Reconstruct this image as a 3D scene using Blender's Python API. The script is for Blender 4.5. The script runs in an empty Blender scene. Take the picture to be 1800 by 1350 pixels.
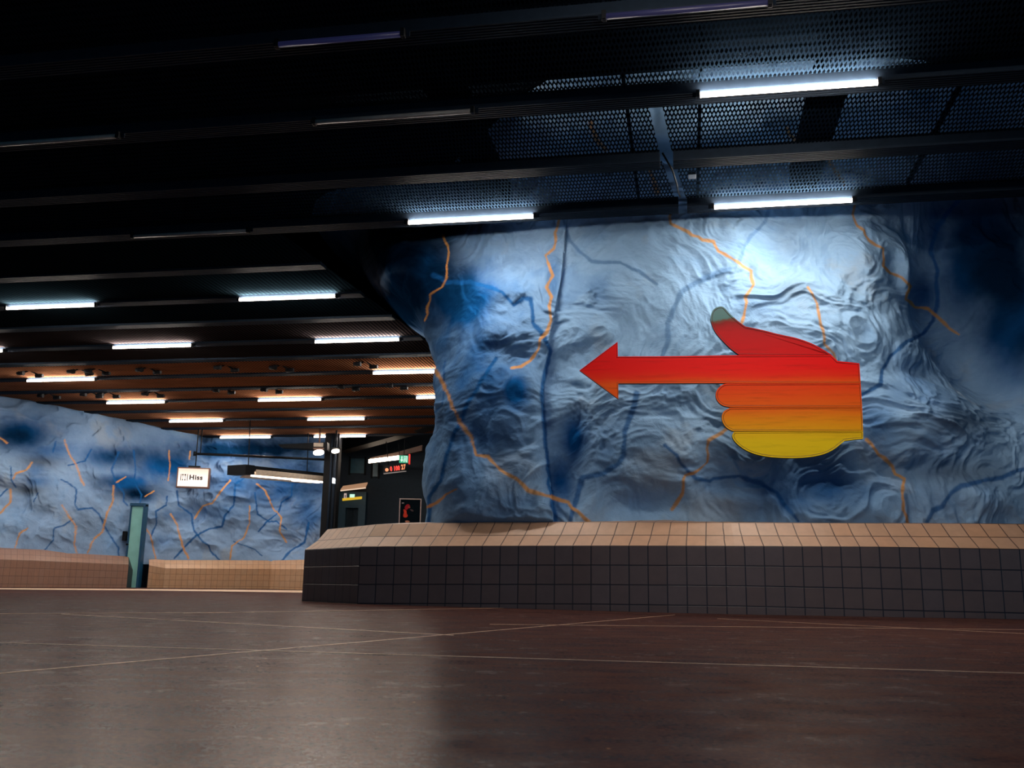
import bpy, bmesh, math, random
import numpy as np
from mathutils import Vector, Matrix
random.seed(7)
C = bpy.context.scene.collection
W, H_, F = 1800, 1350, 1700.0
CAMZ = 0.19
CEIL = CAMZ + 3.45                      # underside of the ceiling beams

# ------------------------------------------------------------------ camera, world, exposure
TH = math.atan(0.0178)
PI_ = math.pi
PITCH = math.atan(353.7 * math.cos(TH) / F)
X_ = Vector((1, 0, 0)); F_ = Vector((0, math.cos(PITCH), math.sin(PITCH))); U_ = Vector((0, -math.sin(PITCH), math.cos(PITCH)))
R_ = math.cos(TH) * X_ + math.sin(TH) * U_
V_ = math.cos(TH) * U_ - math.sin(TH) * X_
cam_d = bpy.data.cameras.new('camera'); cam = bpy.data.objects.new('camera', cam_d); C.objects.link(cam)
cam.matrix_world = Matrix(((R_.x, V_.x, -F_.x, 0), (R_.y, V_.y, -F_.y, 0), (R_.z, V_.z, -F_.z, CAMZ), (0, 0, 0, 1)))
cam_d.sensor_width = 36; cam_d.lens = 36 * F / W; cam_d.clip_end = 200; cam_d.clip_start = 0.02
cam_d.dof.use_dof = True; cam_d.dof.focus_distance = 8.0; cam_d.dof.aperture_fstop = 14.0
bpy.context.scene.camera = cam
ORG = Vector((0, 0, CAMZ))

wd = bpy.data.worlds.new('world'); bpy.context.scene.world = wd; wd.use_nodes = True
wd.node_tree.nodes['Background'].inputs[0].default_value = (0.030, 0.095, 0.16, 1)
wd.node_tree.nodes['Background'].inputs[1].default_value = 2.0
vs = bpy.context.scene.view_settings
vs.view_transform = 'Standard'; vs.look = 'None'; vs.gamma = 1; vs.use_curve_mapping = False; vs.exposure = 0.0
TUBE_POWER = 240.0                       # emission strength of the fluorescent tubes
bpy.context.scene.cycles.use_denoising = True
bpy.context.scene.cycles.max_bounces = 6
bpy.context.scene.cycles.transparent_max_bounces = 24
bpy.context.scene.cycles.sample_clamp_indirect = 4.0
bpy.context.scene.cycles.sample_clamp_direct = 8.0

# ------------------------------------------------------------------ pixel helpers (used to survey real positions)
def ray(px, py):
    return (F_ * F + R_ * (px - 900) - V_ * (py - 675)).normalized()
def at_z(px, py, z):
    r = ray(px, py); return ORG + r * ((z - CAMZ) / r.z)
def at_y(px, py, y):
    r = ray(px, py); return ORG + r * (y / r.y)
def proj(P):                            # numpy (...,3) -> pixel x, y
    d = P - np.array(ORG)
    zc = d @ np.array(F_); return 900 + F * (d @ np.array(R_)) / zc, 675 - F * (d @ np.array(V_)) / zc

# ------------------------------------------------------------------ materials
def srgb(r, g, b):
    f = lambda c: (c / 255 / 12.92) if c / 255 <= 0.04045 else ((c / 255 + 0.055) / 1.055) ** 2.4
    return (f(r), f(g), f(b), 1)
class NT:
    def __init__(s, name):
        s.m = bpy.data.materials.new(name); s.m.use_nodes = True; s.t = s.m.node_tree
        s.bsdf = s.t.nodes['Principled BSDF']; s.out = s.t.nodes['Material Output']
    def n(s, typ, **kw):
        nd = s.t.nodes.new(typ)
        for k, v in kw.items(): setattr(nd, k, v)
        return nd
    def l(s, a, b): s.t.links.new(a, b)
    def noise(s, scale, detail=4, rough=0.5, vec=None, dist=0.0):
        nd = s.n('ShaderNodeTexNoise'); nd.inputs['Scale'].default_value = scale; nd.inputs['Detail'].default_value = detail
        nd.inputs['Roughness'].default_value = rough; nd.inputs['Distortion'].default_value = dist
        if vec is not None: s.l(vec, nd.inputs['Vector'])
        return nd
    def math(s, op, a, b=None, clamp=False):
        nd = s.n('ShaderNodeMath', operation=op); nd.use_clamp = clamp
        for i, v in enumerate((a, b)):
            if v is None: continue
            if isinstance(v, (int, float)): nd.inputs[i].default_value = v
            else: s.l(v, nd.inputs[i])
        return nd.outputs[0]
    def ramp(s, fac, stops):
        nd = s.n('ShaderNodeValToRGB'); e = nd.color_ramp.elements
        while len(e) < len(stops): e.new(0.5)
        for i, (p, c) in enumerate(stops): e[i].position = p; e[i].color = c
        s.l(fac, nd.inputs[0]); return nd.outputs[0]
    def mix(s, fac, a, b, mode='MIX'):
        nd = s.n('ShaderNodeMix', data_type='RGBA', blend_type=mode)
        for i, v in ((0, fac), (6, a), (7, b)):
            if isinstance(v, (int, float)): nd.inputs[i].default_value = v
            elif isinstance(v, tuple): nd.inputs[i].default_value = v
            else: s.l(v, nd.inputs[i])
        return nd.outputs[2]
    def mapping(s, scale, coord='Object', rot=(0, 0, 0)):
        tc = s.n('ShaderNodeTexCoord'); mp = s.n('ShaderNodeMapping'); mp.inputs['Scale'].default_value = scale
        mp.inputs['Rotation'].default_value = rot
        s.l(tc.outputs[coord], mp.inputs[0]); return mp.outputs[0]
    def bump(s, h, strength=0.3, dist=0.01, nrm=None):
        b = s.n('ShaderNodeBump'); b.inputs['Strength'].default_value = strength; b.inputs['Distance'].default_value = dist
        s.l(h, b.inputs['Height'])
        if nrm is not None: s.l(nrm, b.inputs['Normal'])
        return b.outputs[0]
    def set(s, **kw):
        for k, v in kw.items():
            i = s.bsdf.inputs[k.replace('_', ' ')]
            if isinstance(v, (int, float, tuple)): i.default_value = v
            else: s.l(v, i)
        return s.m

def plain(name, col, rough=0.6, metal=0.0, var=0.25, scale=14, spec=0.5):
    t = NT(name); nz = t.noise(scale, 5, 0.6, t.mapping((1, 1, 1)))
    c = t.mix(t.ramp(nz.outputs[0], [(0.35, (0, 0, 0, 1)), (0.7, (1, 1, 1, 1))]), tuple(col), tuple([x * (1 - var) for x in col[:3]] + [1]))
    return t.set(Base_Color=c, Roughness=rough, Metallic=metal, Specular_IOR_Level=spec, Normal=t.bump(nz.outputs[0], 0.15, 0.002))
def glow(name, col, strength):
    t = NT(name)
    return t.set(Base_Color=tuple([x * 0.25 for x in col[:3]] + [1]), Emission_Color=tuple(col), Emission_Strength=strength, Roughness=0.4)

def tile_material(name, col, grout):
    t = NT(name); uv = t.n('ShaderNodeUVMap').outputs[0]
    sp = t.n('ShaderNodeSeparateXYZ'); t.l(uv, sp.inputs[0])
    def edge(o):
        fr = t.math('FRACT', t.math('ADD', o, 100.0))
        return t.math('MINIMUM', fr, t.math('SUBTRACT', 1.0, fr))
    e = t.math('MINIMUM', edge(sp.outputs[0]), edge(sp.outputs[1]))
    g = t.ramp(e, [(0.018, (1, 1, 1, 1)), (0.035, (0, 0, 0, 1))])
    cb = t.n('ShaderNodeCombineXYZ')
    t.l(t.math('FLOOR', sp.outputs[0]), cb.inputs[0]); t.l(t.math('FLOOR', sp.outputs[1]), cb.inputs[1])
    wn = t.n('ShaderNodeTexWhiteNoise'); t.l(cb.outputs[0], wn.inputs[0])
    nz = t.noise(9, 6, 0.65, t.mapping((1, 1, 1)))
    d = tuple([x * 0.80 for x in col[:3]] + [1]); w = tuple([col[0] * 1.05, col[1] * 0.95, col[2] * 0.86, 1])
    c = t.mix(wn.outputs[0], t.mix(wn.outputs[0], tuple(col), d), w)
    c = t.mix(t.ramp(nz.outputs[0], [(0.35, (0, 0, 0, 1)), (0.75, (0.5, 0.5, 0.5, 1))]), c, tuple([x * 0.62 for x in col[:3]] + [1]))
    c = t.mix(g, c, tuple(grout))
    h = t.math('SUBTRACT', 1.0, g)
    return t.set(Base_Color=c, Roughness=0.42, Normal=t.bump(h, 0.6, 0.003))

def panel_material(name, dark, rib, holes):
    """perforated sheet: staggered slots, in the beam's own axes (object space x along the beam, y across)"""
    t = NT(name); v = t.mapping((1, 1, 1)); sp = t.n('ShaderNodeSeparateXYZ'); t.l(v, sp.inputs[0])
    PX, PY = 0.030, 0.075
    ry = t.math('DIVIDE', sp.outputs[1], PY); row = t.math('FLOOR', t.math('ADD', ry, 500.0))
    off = t.math('MULTIPLY', t.math('MODULO', row, 2.0), 0.5)
    fx = t.math('FRACT', t.math('ADD', t.math('ADD', t.math('DIVIDE', sp.outputs[0], PX), off), 500.0))
    fy = t.math('FRACT', t.math('ADD', ry, 500.0))
    ax = t.math('ABSOLUTE', t.math('SUBTRACT', fx, 0.5)); ay = t.math('ABSOLUTE', t.math('SUBTRACT', fy, 0.5))
    if holes:
        e = t.math('ADD', t.math('MULTIPLY', ax, 1.0), t.math('MULTIPLY', ay, 0.75))
        hole = t.math('LESS_THAN', e, 0.41)
        nz = t.noise(3, 3, 0.5, v)
        t.set(Base_Color=t.mix(nz.outputs[0], tuple(dark), tuple(rib)), Roughness=0.9, Specular_IOR_Level=0.0)
        tr = t.n('ShaderNodeBsdfTransparent'); ms = t.n('ShaderNodeMixShader')
        t.l(hole, ms.inputs[0]); t.l(t.bsdf.outputs[0], ms.inputs[1]); t.l(tr.outputs[0], ms.inputs[2]); t.l(ms.outputs[0], t.out.inputs[0])
        return t.m
    # ribbed sheet: corrugation running across the bay, brown stripes painted for lit rock seen between dark slats
    fr = t.math('FRACT', t.math('ADD', t.math('DIVIDE', sp.outputs[0], 0.055), 500.0))
    tri = t.math('ABSOLUTE', t.math('SUBTRACT', fr, 0.5))
    g = t.ramp(tri, [(0.16, (0, 0, 0, 1)), (0.27, (1, 1, 1, 1))])
    nz = t.noise(0.9, 6, 0.7, t.mapping((1, 2.5, 1)), 0.6)
    c = t.mix(t.ramp(nz.outputs[0], [(0.3, (0, 0, 0, 1)), (0.7, (1, 1, 1, 1))]), tuple([x * 0.55 for x in rib[:3]] + [1]), tuple(rib))
    return t.set(Base_Color=t.mix(g, tuple(dark), c), Roughness=0.9, Specular_IOR_Level=0.0, Normal=t.bump(g, 0.5, 0.01))

M = {}
M['beam'] = plain('dark beam paint', srgb(26, 36, 48), 0.6, 0.0, spec=0.06)
M['void'] = plain('dark void', srgb(9, 14, 20), 0.95, spec=0.0)
M['perf'] = panel_material('perforated dark sheet', srgb(14, 23, 33), srgb(20, 32, 44), True)
M['rib0'] = panel_material('ribbed dark teal sheet', srgb(9, 15, 21), srgb(20, 32, 38), False)
M['rib1'] = panel_material('ribbed dusky sheet', srgb(14, 16, 20), srgb(50, 44, 44), False)
M['rib2'] = panel_material('ribbed brown sheet', srgb(40, 30, 26), srgb(158, 108, 78), False)
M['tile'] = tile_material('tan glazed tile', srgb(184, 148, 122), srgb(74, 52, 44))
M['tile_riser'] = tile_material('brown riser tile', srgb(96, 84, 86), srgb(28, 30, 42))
M['tile_dusk'] = tile_material('brown far tile', srgb(142, 112, 98), srgb(92, 66, 56))
M['tile_far'] = tile_material('tan far tile', srgb(184, 150, 120), srgb(120, 88, 66))
M['tube'] = glow('lit fluorescent tube', (1.0, 0.88, 0.77, 1), TUBE_POWER)
M['tube_small'] = glow('lit strip tube', (1.0, 0.80, 0.62, 1), 9)
M['tube_off'] = plain('unlit tube glass', srgb(150, 145, 140), 0.35)
M['violet_streak'] = glow('faintly glowing violet streak', (0.10, 0.11, 0.42, 1), 0.06)  # violet streaks along the beam, drawn as faintly glowing tubes
M['violet_streak'].node_tree.nodes['Principled BSDF'].inputs['Base Color'].default_value = (0.02, 0.02, 0.05, 1)
M['white_paint'] = plain('reflector enamel', srgb(205, 190, 172), 0.4)
M['black'] = plain('black plastic', srgb(12, 15, 20), 0.6, spec=0.15)
M['teal'] = plain('teal door paint', srgb(130, 190, 184), 0.5, 0, 0.15, 5)
M['navy'] = plain('dark blue frame paint', srgb(10, 70, 104), 0.5)
M['brownframe'] = plain('brown sign frame', srgb(110, 74, 58), 0.5)
M['steel'] = plain('grey steel', srgb(120, 118, 120), 0.4, 0.6)
M['lit_floor'] = plain('pale lit floor zone', srgb(215, 185, 158), 0.6)

def floor_material():
    t = NT('worn terrazzo floor')
    v = t.mapping((1, 1, 1))
    big = t.noise(0.7, 6, 0.6, v); mid = t.noise(7, 8, 0.7, v); fine = t.noise(110, 7, 0.75, v)
    st = t.noise(5, 8, 0.8, t.mapping((0.7, 2.2, 1), rot=(0, 0, 0.12)))
    c = t.mix(t.ramp(st.outputs[0], [(0.42, (0, 0, 0, 1)), (0.60, (1, 1, 1, 1))]), srgb(10, 15, 30), srgb(74, 44, 36))
    c = t.mix(t.ramp(mid.outputs[0], [(0.38, (0, 0, 0, 1)), (0.7, (0.8, 0.8, 0.8, 1))]), c, srgb(34, 26, 30))
    c = t.mix(t.ramp(big.outputs[0], [(0.55, (0, 0, 0, 1)), (0.72, (0.35, 0.35, 0.35, 1))]), c, srgb(100, 64, 48))
    c = t.mix(t.ramp(fine.outputs[0], [(0.44, (0, 0, 0, 1)), (0.66, (0.75, 0.75, 0.75, 1))]), c, srgb(98, 62, 50))
    vo = t.n('ShaderNodeTexVoronoi'); vo.inputs['Scale'].default_value = 9; t.l(v, vo.inputs['Vector'])
    dot = t.ramp(vo.outputs['Distance'], [(0.018, (1, 1, 1, 1)), (0.035, (0, 0, 0, 1))])
    c = t.mix(dot, c, srgb(176, 128, 92))
    vo2 = t.n('ShaderNodeTexVoronoi'); vo2.inputs['Scale'].default_value = 5.3; t.l(v, vo2.inputs['Vector'])
    dot2 = t.ramp(vo2.outputs['Distance'], [(0.014, (1, 1, 1, 1)), (0.03, (0, 0, 0, 1))])
    c = t.mix(dot2, c, srgb(30, 24, 24))
    r = t.ramp(mid.outputs[0], [(0.3, (0.19, 0.19, 0.19, 1)), (0.7, (0.30, 0.30, 0.30, 1))])
    h = t.math('ADD', t.math('MULTIPLY', fine.outputs[0], 0.5), mid.outputs[0])
    nb = t.bump(h, 0.10, 0.004); t.set(Base_Color=c, Roughness=0.9, Specular_IOR_Level=0.0, Normal=nb)
    gl = t.n('ShaderNodeBsdfGlossy'); gl.inputs['Color'].default_value = (0.85, 0.80, 0.78, 1); t.l(r, gl.inputs['Roughness']); t.l(nb, gl.inputs['Normal'])
    ms = t.n('ShaderNodeMixShader'); ms.inputs[0].default_value = 0.065
    t.l(t.bsdf.outputs[0], ms.inputs[1]); t.l(gl.outputs[0], ms.inputs[2]); t.l(ms.outputs[0], t.out.inputs[0])
    return t.m
M['floor'] = floor_material()

def rock_material():
    t = NT('painted sprayed rock')
    at = t.n('ShaderNodeAttribute', attribute_name='paint')
    v = t.mapping((1, 1, 1))
    warp = t.noise(1.3, 3, 0.5, v)
    vm = t.n('ShaderNodeVectorMath', operation='MULTIPLY_ADD'); t.l(warp.outputs[1], vm.inputs[0]); vm.inputs[1].default_value = (1.3, 1.3, 1.3); t.l(v, vm.inputs[2])
    mp = t.n('ShaderNodeMapping'); mp.inputs['Scale'].default_value = (1.0, 1.0, 2.0); mp.inputs['Rotation'].default_value = (0, 0.5, 0); t.l(vm.outputs[0], mp.inputs[0])
    strokes = t.noise(7, 8, 0.68, mp.outputs[0]); fine = t.noise(40, 6, 0.7, v); med = t.noise(4, 5, 0.6, vm.outputs[0])
    sc = t.ramp(strokes.outputs[0], [(0.34, (0.80, 0.84, 0.88, 1)), (0.62, (1.0, 1.0, 1.0, 1))])
    c = t.mix(0.55, at.outputs[0], sc, 'MULTIPLY')
    h = t.math('ADD', t.math('MULTIPLY', strokes.outputs[0], 1.0), t.math('ADD', t.math('MULTIPLY', fine.outputs[0], 0.10), med.outputs[0]))
    return t.set(Base_Color=c, Roughness=0.8, Specular_IOR_Level=0.0, Normal=t.bump(h, 0.38, 0.03))
M['rock'] = rock_material()

# ------------------------------------------------------------------ mesh helpers
def link(name, me, mat=None, parent=None, label=None):
    o = bpy.data.objects.new(name, me); C.objects.link(o)
    for m in (mat if isinstance(mat, list) else [mat]):
        if m is not None: me.materials.append(m)
    if parent is not None: o.parent = parent
    if label: o['label'] = label
    return o
def tag(o, label=None, cat=None, group=None, kind=None):
    for k, v in (('label', label), ('category', cat), ('group', group), ('kind', kind)):
        if v: o[k] = v
    return o
def thing(name, label, cat, loc=(0, 0, 0), rotz=0.0, group=None, mat=None):
    o = bpy.data.objects.new(name, None); C.objects.link(o); o.empty_display_size = 0.1
    if mat is not None: o.matrix_world = mat
    else: o.location = loc; o.rotation_euler = (0, 0, rotz)
    return tag(o, label, cat, group)
class MB:
    def __init__(s): s.bm = bmesh.new()
    def box(s, x0, x1, y0, y1, z0, z1, mi=0):
        vs_ = [s.bm.verts.new(p) for p in ((x0, y0, z0), (x1, y0, z0), (x1, y1, z0), (x0, y1, z0), (x0, y0, z1), (x1, y0, z1), (x1, y1, z1), (x0, y1, z1))]
        for f in ((3, 2, 1, 0), (4, 5, 6, 7), (0, 1, 5, 4), (1, 2, 6, 5), (2, 3, 7, 6), (3, 0, 4, 7)):
            s.bm.faces.new([vs_[i] for i in f]).material_index = mi
        return s
    def tube(s, pts, r, n=10, mi=0, caps=True):
        pts = [Vector(p) for p in pts]; rings = []
        for i, p in enumerate(pts):
            d = (pts[min(i + 1, len(pts) - 1)] - pts[max(i - 1, 0)]).normalized()
            a = d.cross(Vector((0, 0, 1))) if abs(d.z) < 0.95 else d.cross(Vector((1, 0, 0))); a.normalize(); b = d.cross(a)
            rr = r[i] if isinstance(r, (list, tuple)) else r
            rings.append([s.bm.verts.new(p + (a * math.cos(t) + b * math.sin(t)) * rr) for t in [2 * PI_ * k / n for k in range(n)]])
        for A, B in zip(rings, rings[1:]):
            for k in range(n):
                f = s.bm.faces.new((A[k], A[(k + 1) % n], B[(k + 1) % n], B[k])); f.smooth = True; f.material_index = mi
        if caps:
            s.bm.faces.new(rings[0]).material_index = mi; s.bm.faces.new(rings[-1][::-1]).material_index = mi
        return s
    def prism(s, poly, d, mi=0):        # poly: list of Vector, extruded by Vector d
        A = [s.bm.verts.new(p) for p in poly]; B = [s.bm.verts.new(Vector(p) + Vector(d)) for p in poly]
        s.bm.faces.new(A).material_index = mi; s.bm.faces.new(B[::-1]).material_index = mi
        n = len(A)
        for k in range(n): s.bm.faces.new((A[k], B[k], B[(k + 1) % n], A[(k + 1) % n])).material_index = mi
        return s
    def build(s, name, mat, parent=None, label=None, bevel=0.0):
        bmesh.ops.recalc_face_normals(s.bm, faces=s.bm.faces)
        if bevel: bmesh.ops.bevel(s.bm, geom=list(s.bm.edges), offset=bevel, segments=2, affect='EDGES', profile=0.6)
        me = bpy.data.meshes.new(name); s.bm.to_mesh(me); s.bm.free()
        return link(name, me, mat, parent, label)

# ------------------------------------------------------------------ numpy value noise
_tab = np.random.RandomState(3).rand(65536).astype(np.float32)
def vnoise(x, y, z):
    xi, yi, zi = np.floor(x).astype(np.int64), np.floor(y).astype(np.int64), np.floor(z).astype(np.int64)
    fx, fy, fz = x - xi, y - yi, z - zi
    fx, fy, fz = [t * t * t * (t * (t * 6 - 15) + 10) for t in (fx, fy, fz)]
    hsh = lambda a, b, c: _tab[((a * 73856093) ^ (b * 19349663) ^ (c * 83492791)) & 65535]
    r = 0
    for dx in (0, 1):
        for dy in (0, 1):
            for dz in (0, 1):
                r = r + hsh(xi + dx, yi + dy, zi + dz) * (fx if dx else 1 - fx) * (fy if dy else 1 - fy) * (fz if dz else 1 - fz)
    return r * 2 - 1
def fbm(x, y, z, o=4, g=0.5):
    s = 0; a = 1.0
    for i in range(o):
        s = s + a * vnoise(x * 2 ** i + 17.3 * i, y * 2 ** i + 5.1 * i, z * 2 ** i - 9.7 * i); a *= g
    return s

def seg_dist(px, py, line):
    d = np.full(px.shape, 1e9)
    for (x0, y0), (x1, y1) in zip(line, line[1:]):
        vx, vy = x1 - x0, y1 - y0; L = vx * vx + vy * vy + 1e-9
        t = np.clip(((px - x0) * vx + (py - y0) * vy) / L, 0, 1)
        d = np.minimum(d, np.hypot(px - x0 - t * vx, py - y0 - t * vy))
    return d
def wiggle(line, amp, step, seed):
    rs = np.random.RandomState(seed); out = []
    for (x0, y0), (x1, y1) in zip(line, line[1:]):
        n = max(1, int(math.hypot(x1 - x0, y1 - y0) / step))
        for k in range(n):
            t = k / n; j = 0 if k == 0 else 1
            out.append((x0 + (x1 - x0) * t + rs.randn() * amp * j, y0 + (y1 - y0) * t + rs.randn() * amp * j))
    out.append(line[-1]); return out
def lin(c): return np.array(srgb(*c)[:3])
def grid_mesh(name, P, col=None, mat=None, **kw):
    nv, nu = P.shape[:2]
    me = bpy.data.meshes.new(name)
    idx = np.arange(nv * nu).reshape(nv, nu)
    q = np.stack([idx[:-1, :-1], idx[:-1, 1:], idx[1:, 1:], idx[1:, :-1]], -1).reshape(-1, 4)
    me.vertices.add(nv * nu); me.vertices.foreach_set('co', P.astype(np.float32).ravel())
    me.loops.add(q.size); me.loops.foreach_set('vertex_index', q.astype(np.int32).ravel())
    me.polygons.add(len(q)); me.polygons.foreach_set('loop_start', np.arange(0, q.size, 4, dtype=np.int32))
    me.polygons.foreach_set('use_smooth', np.ones(len(q), bool)); me.update(calc_edges=True); me.validate()
    if col is not None:
        ca = me.color_attributes.new('paint', 'FLOAT_COLOR', 'POINT')
        rgba = np.concatenate([col.reshape(-1, 3), np.ones((nv * nu, 1))], 1).astype(np.float32); ca.data.foreach_set('color', rgba.ravel())
    return link(name, me, mat, **kw)

# ------------------------------------------------------------------ floor
mb = MB(); g = at_z
mb.box(-30, 30, -4, 45, -0.10, 0.0)
floor = tag(mb.build('floor', M['floor']), kind='structure')
js = [((0, 1184), (430, 1150), (900, 1107), (1180, 1081.5)), ((0, 1130), (430, 1150.5), (900, 1163), (1800, 1184)),
      ((0, 1079), (420, 1076.5)), ((420, 1076.5), (880, 1069)), ((190, 1084), (760, 1115)), ((1350, 1092), (1800, 1114)), ((1000, 1099), (1900, 1108))]
mb = MB()
for k, ln in enumerate(js):
    a, b = at_z(*ln[0], 0), at_z(*ln[-1], 0)
    d = (b - a); d.z = 0; L = d.length; d.normalize(); n = Vector((-d.y, d.x, 0)); a = a - d * 0.4; b = b + d * 0.1
    w = 0.0035 if k < 2 else 0.006
    mb.prism([a - n * w + Vector((0, 0, 0.0004)), b - n * w + Vector((0, 0, 0.0004)), b + n * w + Vector((0, 0, 0.0004)), a + n * w + Vector((0, 0, 0.0004))], (0, 0, 0.0008))
mb.build('joint_strip', plain('brass floor joint', srgb(235, 190, 155), 0.5), floor, 'pale thin joint lines in the floor')

# ------------------------------------------------------------------ tiled benches
def interp(ctrl, step):                 # ctrl: rows of (pixel x, Y, ...); finer stations by straight interpolation
    out = []
    for a, b in zip(ctrl, ctrl[1:]):
        n = max(1, int(abs(b[0] - a[0]) / step))
        for k in range(n): out.append([a[i] + (b[i] - a[i]) * k / n for i in range(len(a))])
    out.append(list(ctrl[-1])); return out
def strip(name, rows, v0s, U, mat, parent):
    """rows: list of point lists bottom to top; v0s their tile coordinate; U tile coordinate along"""
    bm = bmesh.new(); uvl = bm.loops.layers.uv.new('UVMap')
    vr = [[bm.verts.new(p) for p in r] for r in rows]
    for j in range(len(rows) - 1):
        for i in range(len(U) - 1):
            f = bm.faces.new((vr[j][i], vr[j][i + 1], vr[j + 1][i + 1], vr[j + 1][i]))
            bl, br = (v0s[j][i], v0s[j][i + 1]) if isinstance(v0s[j], list) else (v0s[j], v0s[j])
            for lp, uv in zip(f.loops, ((U[i], bl), (U[i + 1], br), (U[i + 1], v0s[j + 1]), (U[i], v0s[j + 1]))): lp[uvl].uv = uv
    me = bpy.data.meshes.new(name); bm.to_mesh(me); bm.free()
    return link(name, me, mat, parent)

# columns: px, Y(front), front top y, slope ridge y, slope top y, cap back y, tile number along, rows of tiles on the riser, outward shift of slope (px)
near = [  # corner at x=631
    (631, 8.95, 961.0, 943.5, 921.5, 919, 8.0, 3.05),
    (820, 8.50, 960.0, 941.3, 918.0, 915.5, 14.2, 3.2),
    (1040, 8.02, 959.5, 940.6, 917.6, 913, 21.1, 3.36),
    (1170, 7.80, 959.6, 940.8, 918.0, 909, 25.0, 3.4),
    (1290, 7.68, 960.0, 941.5, 918.6, 914, 28.5, 3.43),
    (1540, 7.66, 961.3, 942.8, 919.4, 918, 35.9, 3.35),
    (1790, 7.74, 965.3, 944.5, 920.5, 918.5, 43.0, 3.3),
    (2250, 8.0, 974, 952, 927, 924, 55.9, 3.3)]
st = interp(near, 40)
B = [at_y(s[0] - 1, 1030, s[1]) for s in st]
front_bot = []; front_top = []; r1 = []; r2 = []; r3 = []
for s in st:
    tp = at_y(s[0] + 2, s[2], s[1]); front_top.append(tp)
    front_bot.append(Vector((tp.x * 1.0, tp.y - 0.004, -0.004)))
n = len(st)
nrm = []
for i in range(n):
    d = front_top[min(i + 1, n - 1)] - front_top[max(i - 1, 0)]; d.z = 0; d.normalize(); nrm.append(Vector((-d.y, d.x, 0)))
def back(i, dist, py):
    """point lying dist behind the riser, at the height the photo shows"""
    q = front_top[i] + nrm[i] * dist; px, _ = proj(np.array([q])); z = at_y(float(px[0]), py, q.y).z; return Vector((q.x, q.y, z))
for i, s in enumerate(st):
    r1.append(back(i, 0.13, s[3])); r2.append(back(i, 0.26, s[4])); r3.append(back(i, 0.85, s[5]))
U = [s[6] for s in st]; rowsN = [-s[7] for s in st]
bench = thing('tiled_bench', 'long brown tiled bench below the pointing hand, tan sloping top', 'bench', (0, 0, 0))
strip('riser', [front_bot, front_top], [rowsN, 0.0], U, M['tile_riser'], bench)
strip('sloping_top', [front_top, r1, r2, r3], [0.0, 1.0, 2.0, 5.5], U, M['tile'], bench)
# turned end on the left
c0 = front_top[0]; e0 = at_y(536, 966.3, 9.85)
ebot = Vector((e0.x, e0.y, -0.004)); cbot = Vector((c0.x, c0.y, -0.004))
er1 = at_y(558, 950.6, 9.95); er2 = at_y(576, 930.4, 10.05); er3 = at_y(640, 924, 11.0)
NE = 9
mixp = lambda a, b: [a.lerp(b, k / NE) for k in range(NE + 1)]
UE = [0.2 + 7.8 * k / NE for k in range(NE + 1)]
tm = M['tile']
strip('riser', [mixp(ebot, cbot), mixp(e0, c0)], [-3.05, 0.0], UE, M['tile_riser'], bench)
strip('sloping_top', [mixp(e0, c0), mixp(er1, r1[0]), mixp(er2, r2[0]), mixp(er3, r3[0])], [0.0, 1.0, 2.0, 5.5], UE, tm, bench)
mb = MB(); mb.bm.faces.new([mb.bm.verts.new(p) for p in (ebot, e0, er1, er2, er3, Vector((er3.x, er3.y, -0.004)))])
mb.build('end_panel', M['tile_riser'], bench)

def far_bench(ctrl, label, close_left, close_right, tm):
    st = interp(ctrl, 25); root = thing('tiled_bench', label, 'bench')
    ft = [at_y(s[0], s[2], s[1]) for s in st]; fb = [Vector((p.x, p.y, -0.004)) for p in ft]
    a = [at_y(s[0], s[3], s[1] + 0.15) for s in st]; b = [at_y(s[0], s[4], s[1] + 0.34) for s in st]
    c = [p + Vector((0, 1.2, 0.05)) for p in b]
    L = 0; U = [0]
    for p, q in zip(ft, ft[1:]): L += (q - p).length / 0.15; U.append(L)
    strip('riser', [fb, ft], [-3.4, 0.0], U, tm, root); strip('sloping_top', [ft, a, b, c], [0.0, 1.0, 2.0, 8.0], U, tm, root)
    for i, do in ((0, close_left), (-1, close_right)):
        if do:
            mb = MB(); mb.bm.faces.new([mb.bm.verts.new(p) for p in (fb[i], ft[i], a[i], b[i], c[i], Vector((c[i].x, c[i].y, -0.004)))])
            mb.build('end_panel', M['tile_riser'], root)
    return ft
far_bench([(-160, 16.6, 974, 963, 950), (0, 17.4, 983.5, 974, 964.5), (60, 18.2, 985.5, 976, 966.5), (120, 19.2, 988, 979.5, 972), (226, 20.6, 992.5, 985.5, 979)],
          'brown tiled bench at far left, ending against the teal door', False, True, M['tile_dusk'])
far_bench([(262, 21.0, 994, 988, 983.5), (290, 21.6, 999, 991.5, 984.5), (400, 22.8, 1000, 992, 984.8), (477, 23.6, 1000.5, 992.5, 985.2), (540, 23.2, 1001, 993, 984), (640, 22.6, 1003, 995, 983)],
          'tan tiled bench on the far side, right of the teal door', True, False, M['tile_far'])
# lighter well lit floor before the far benches, light put into a pale strip
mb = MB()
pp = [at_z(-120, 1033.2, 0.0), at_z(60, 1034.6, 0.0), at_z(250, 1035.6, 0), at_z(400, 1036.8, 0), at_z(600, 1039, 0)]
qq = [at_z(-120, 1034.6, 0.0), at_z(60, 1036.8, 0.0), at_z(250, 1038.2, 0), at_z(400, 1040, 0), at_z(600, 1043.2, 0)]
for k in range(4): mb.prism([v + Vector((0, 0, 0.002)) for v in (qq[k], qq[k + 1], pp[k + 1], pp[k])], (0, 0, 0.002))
tag(mb.build('lit_floor_strip', M['lit_floor']), kind='structure')

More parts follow.
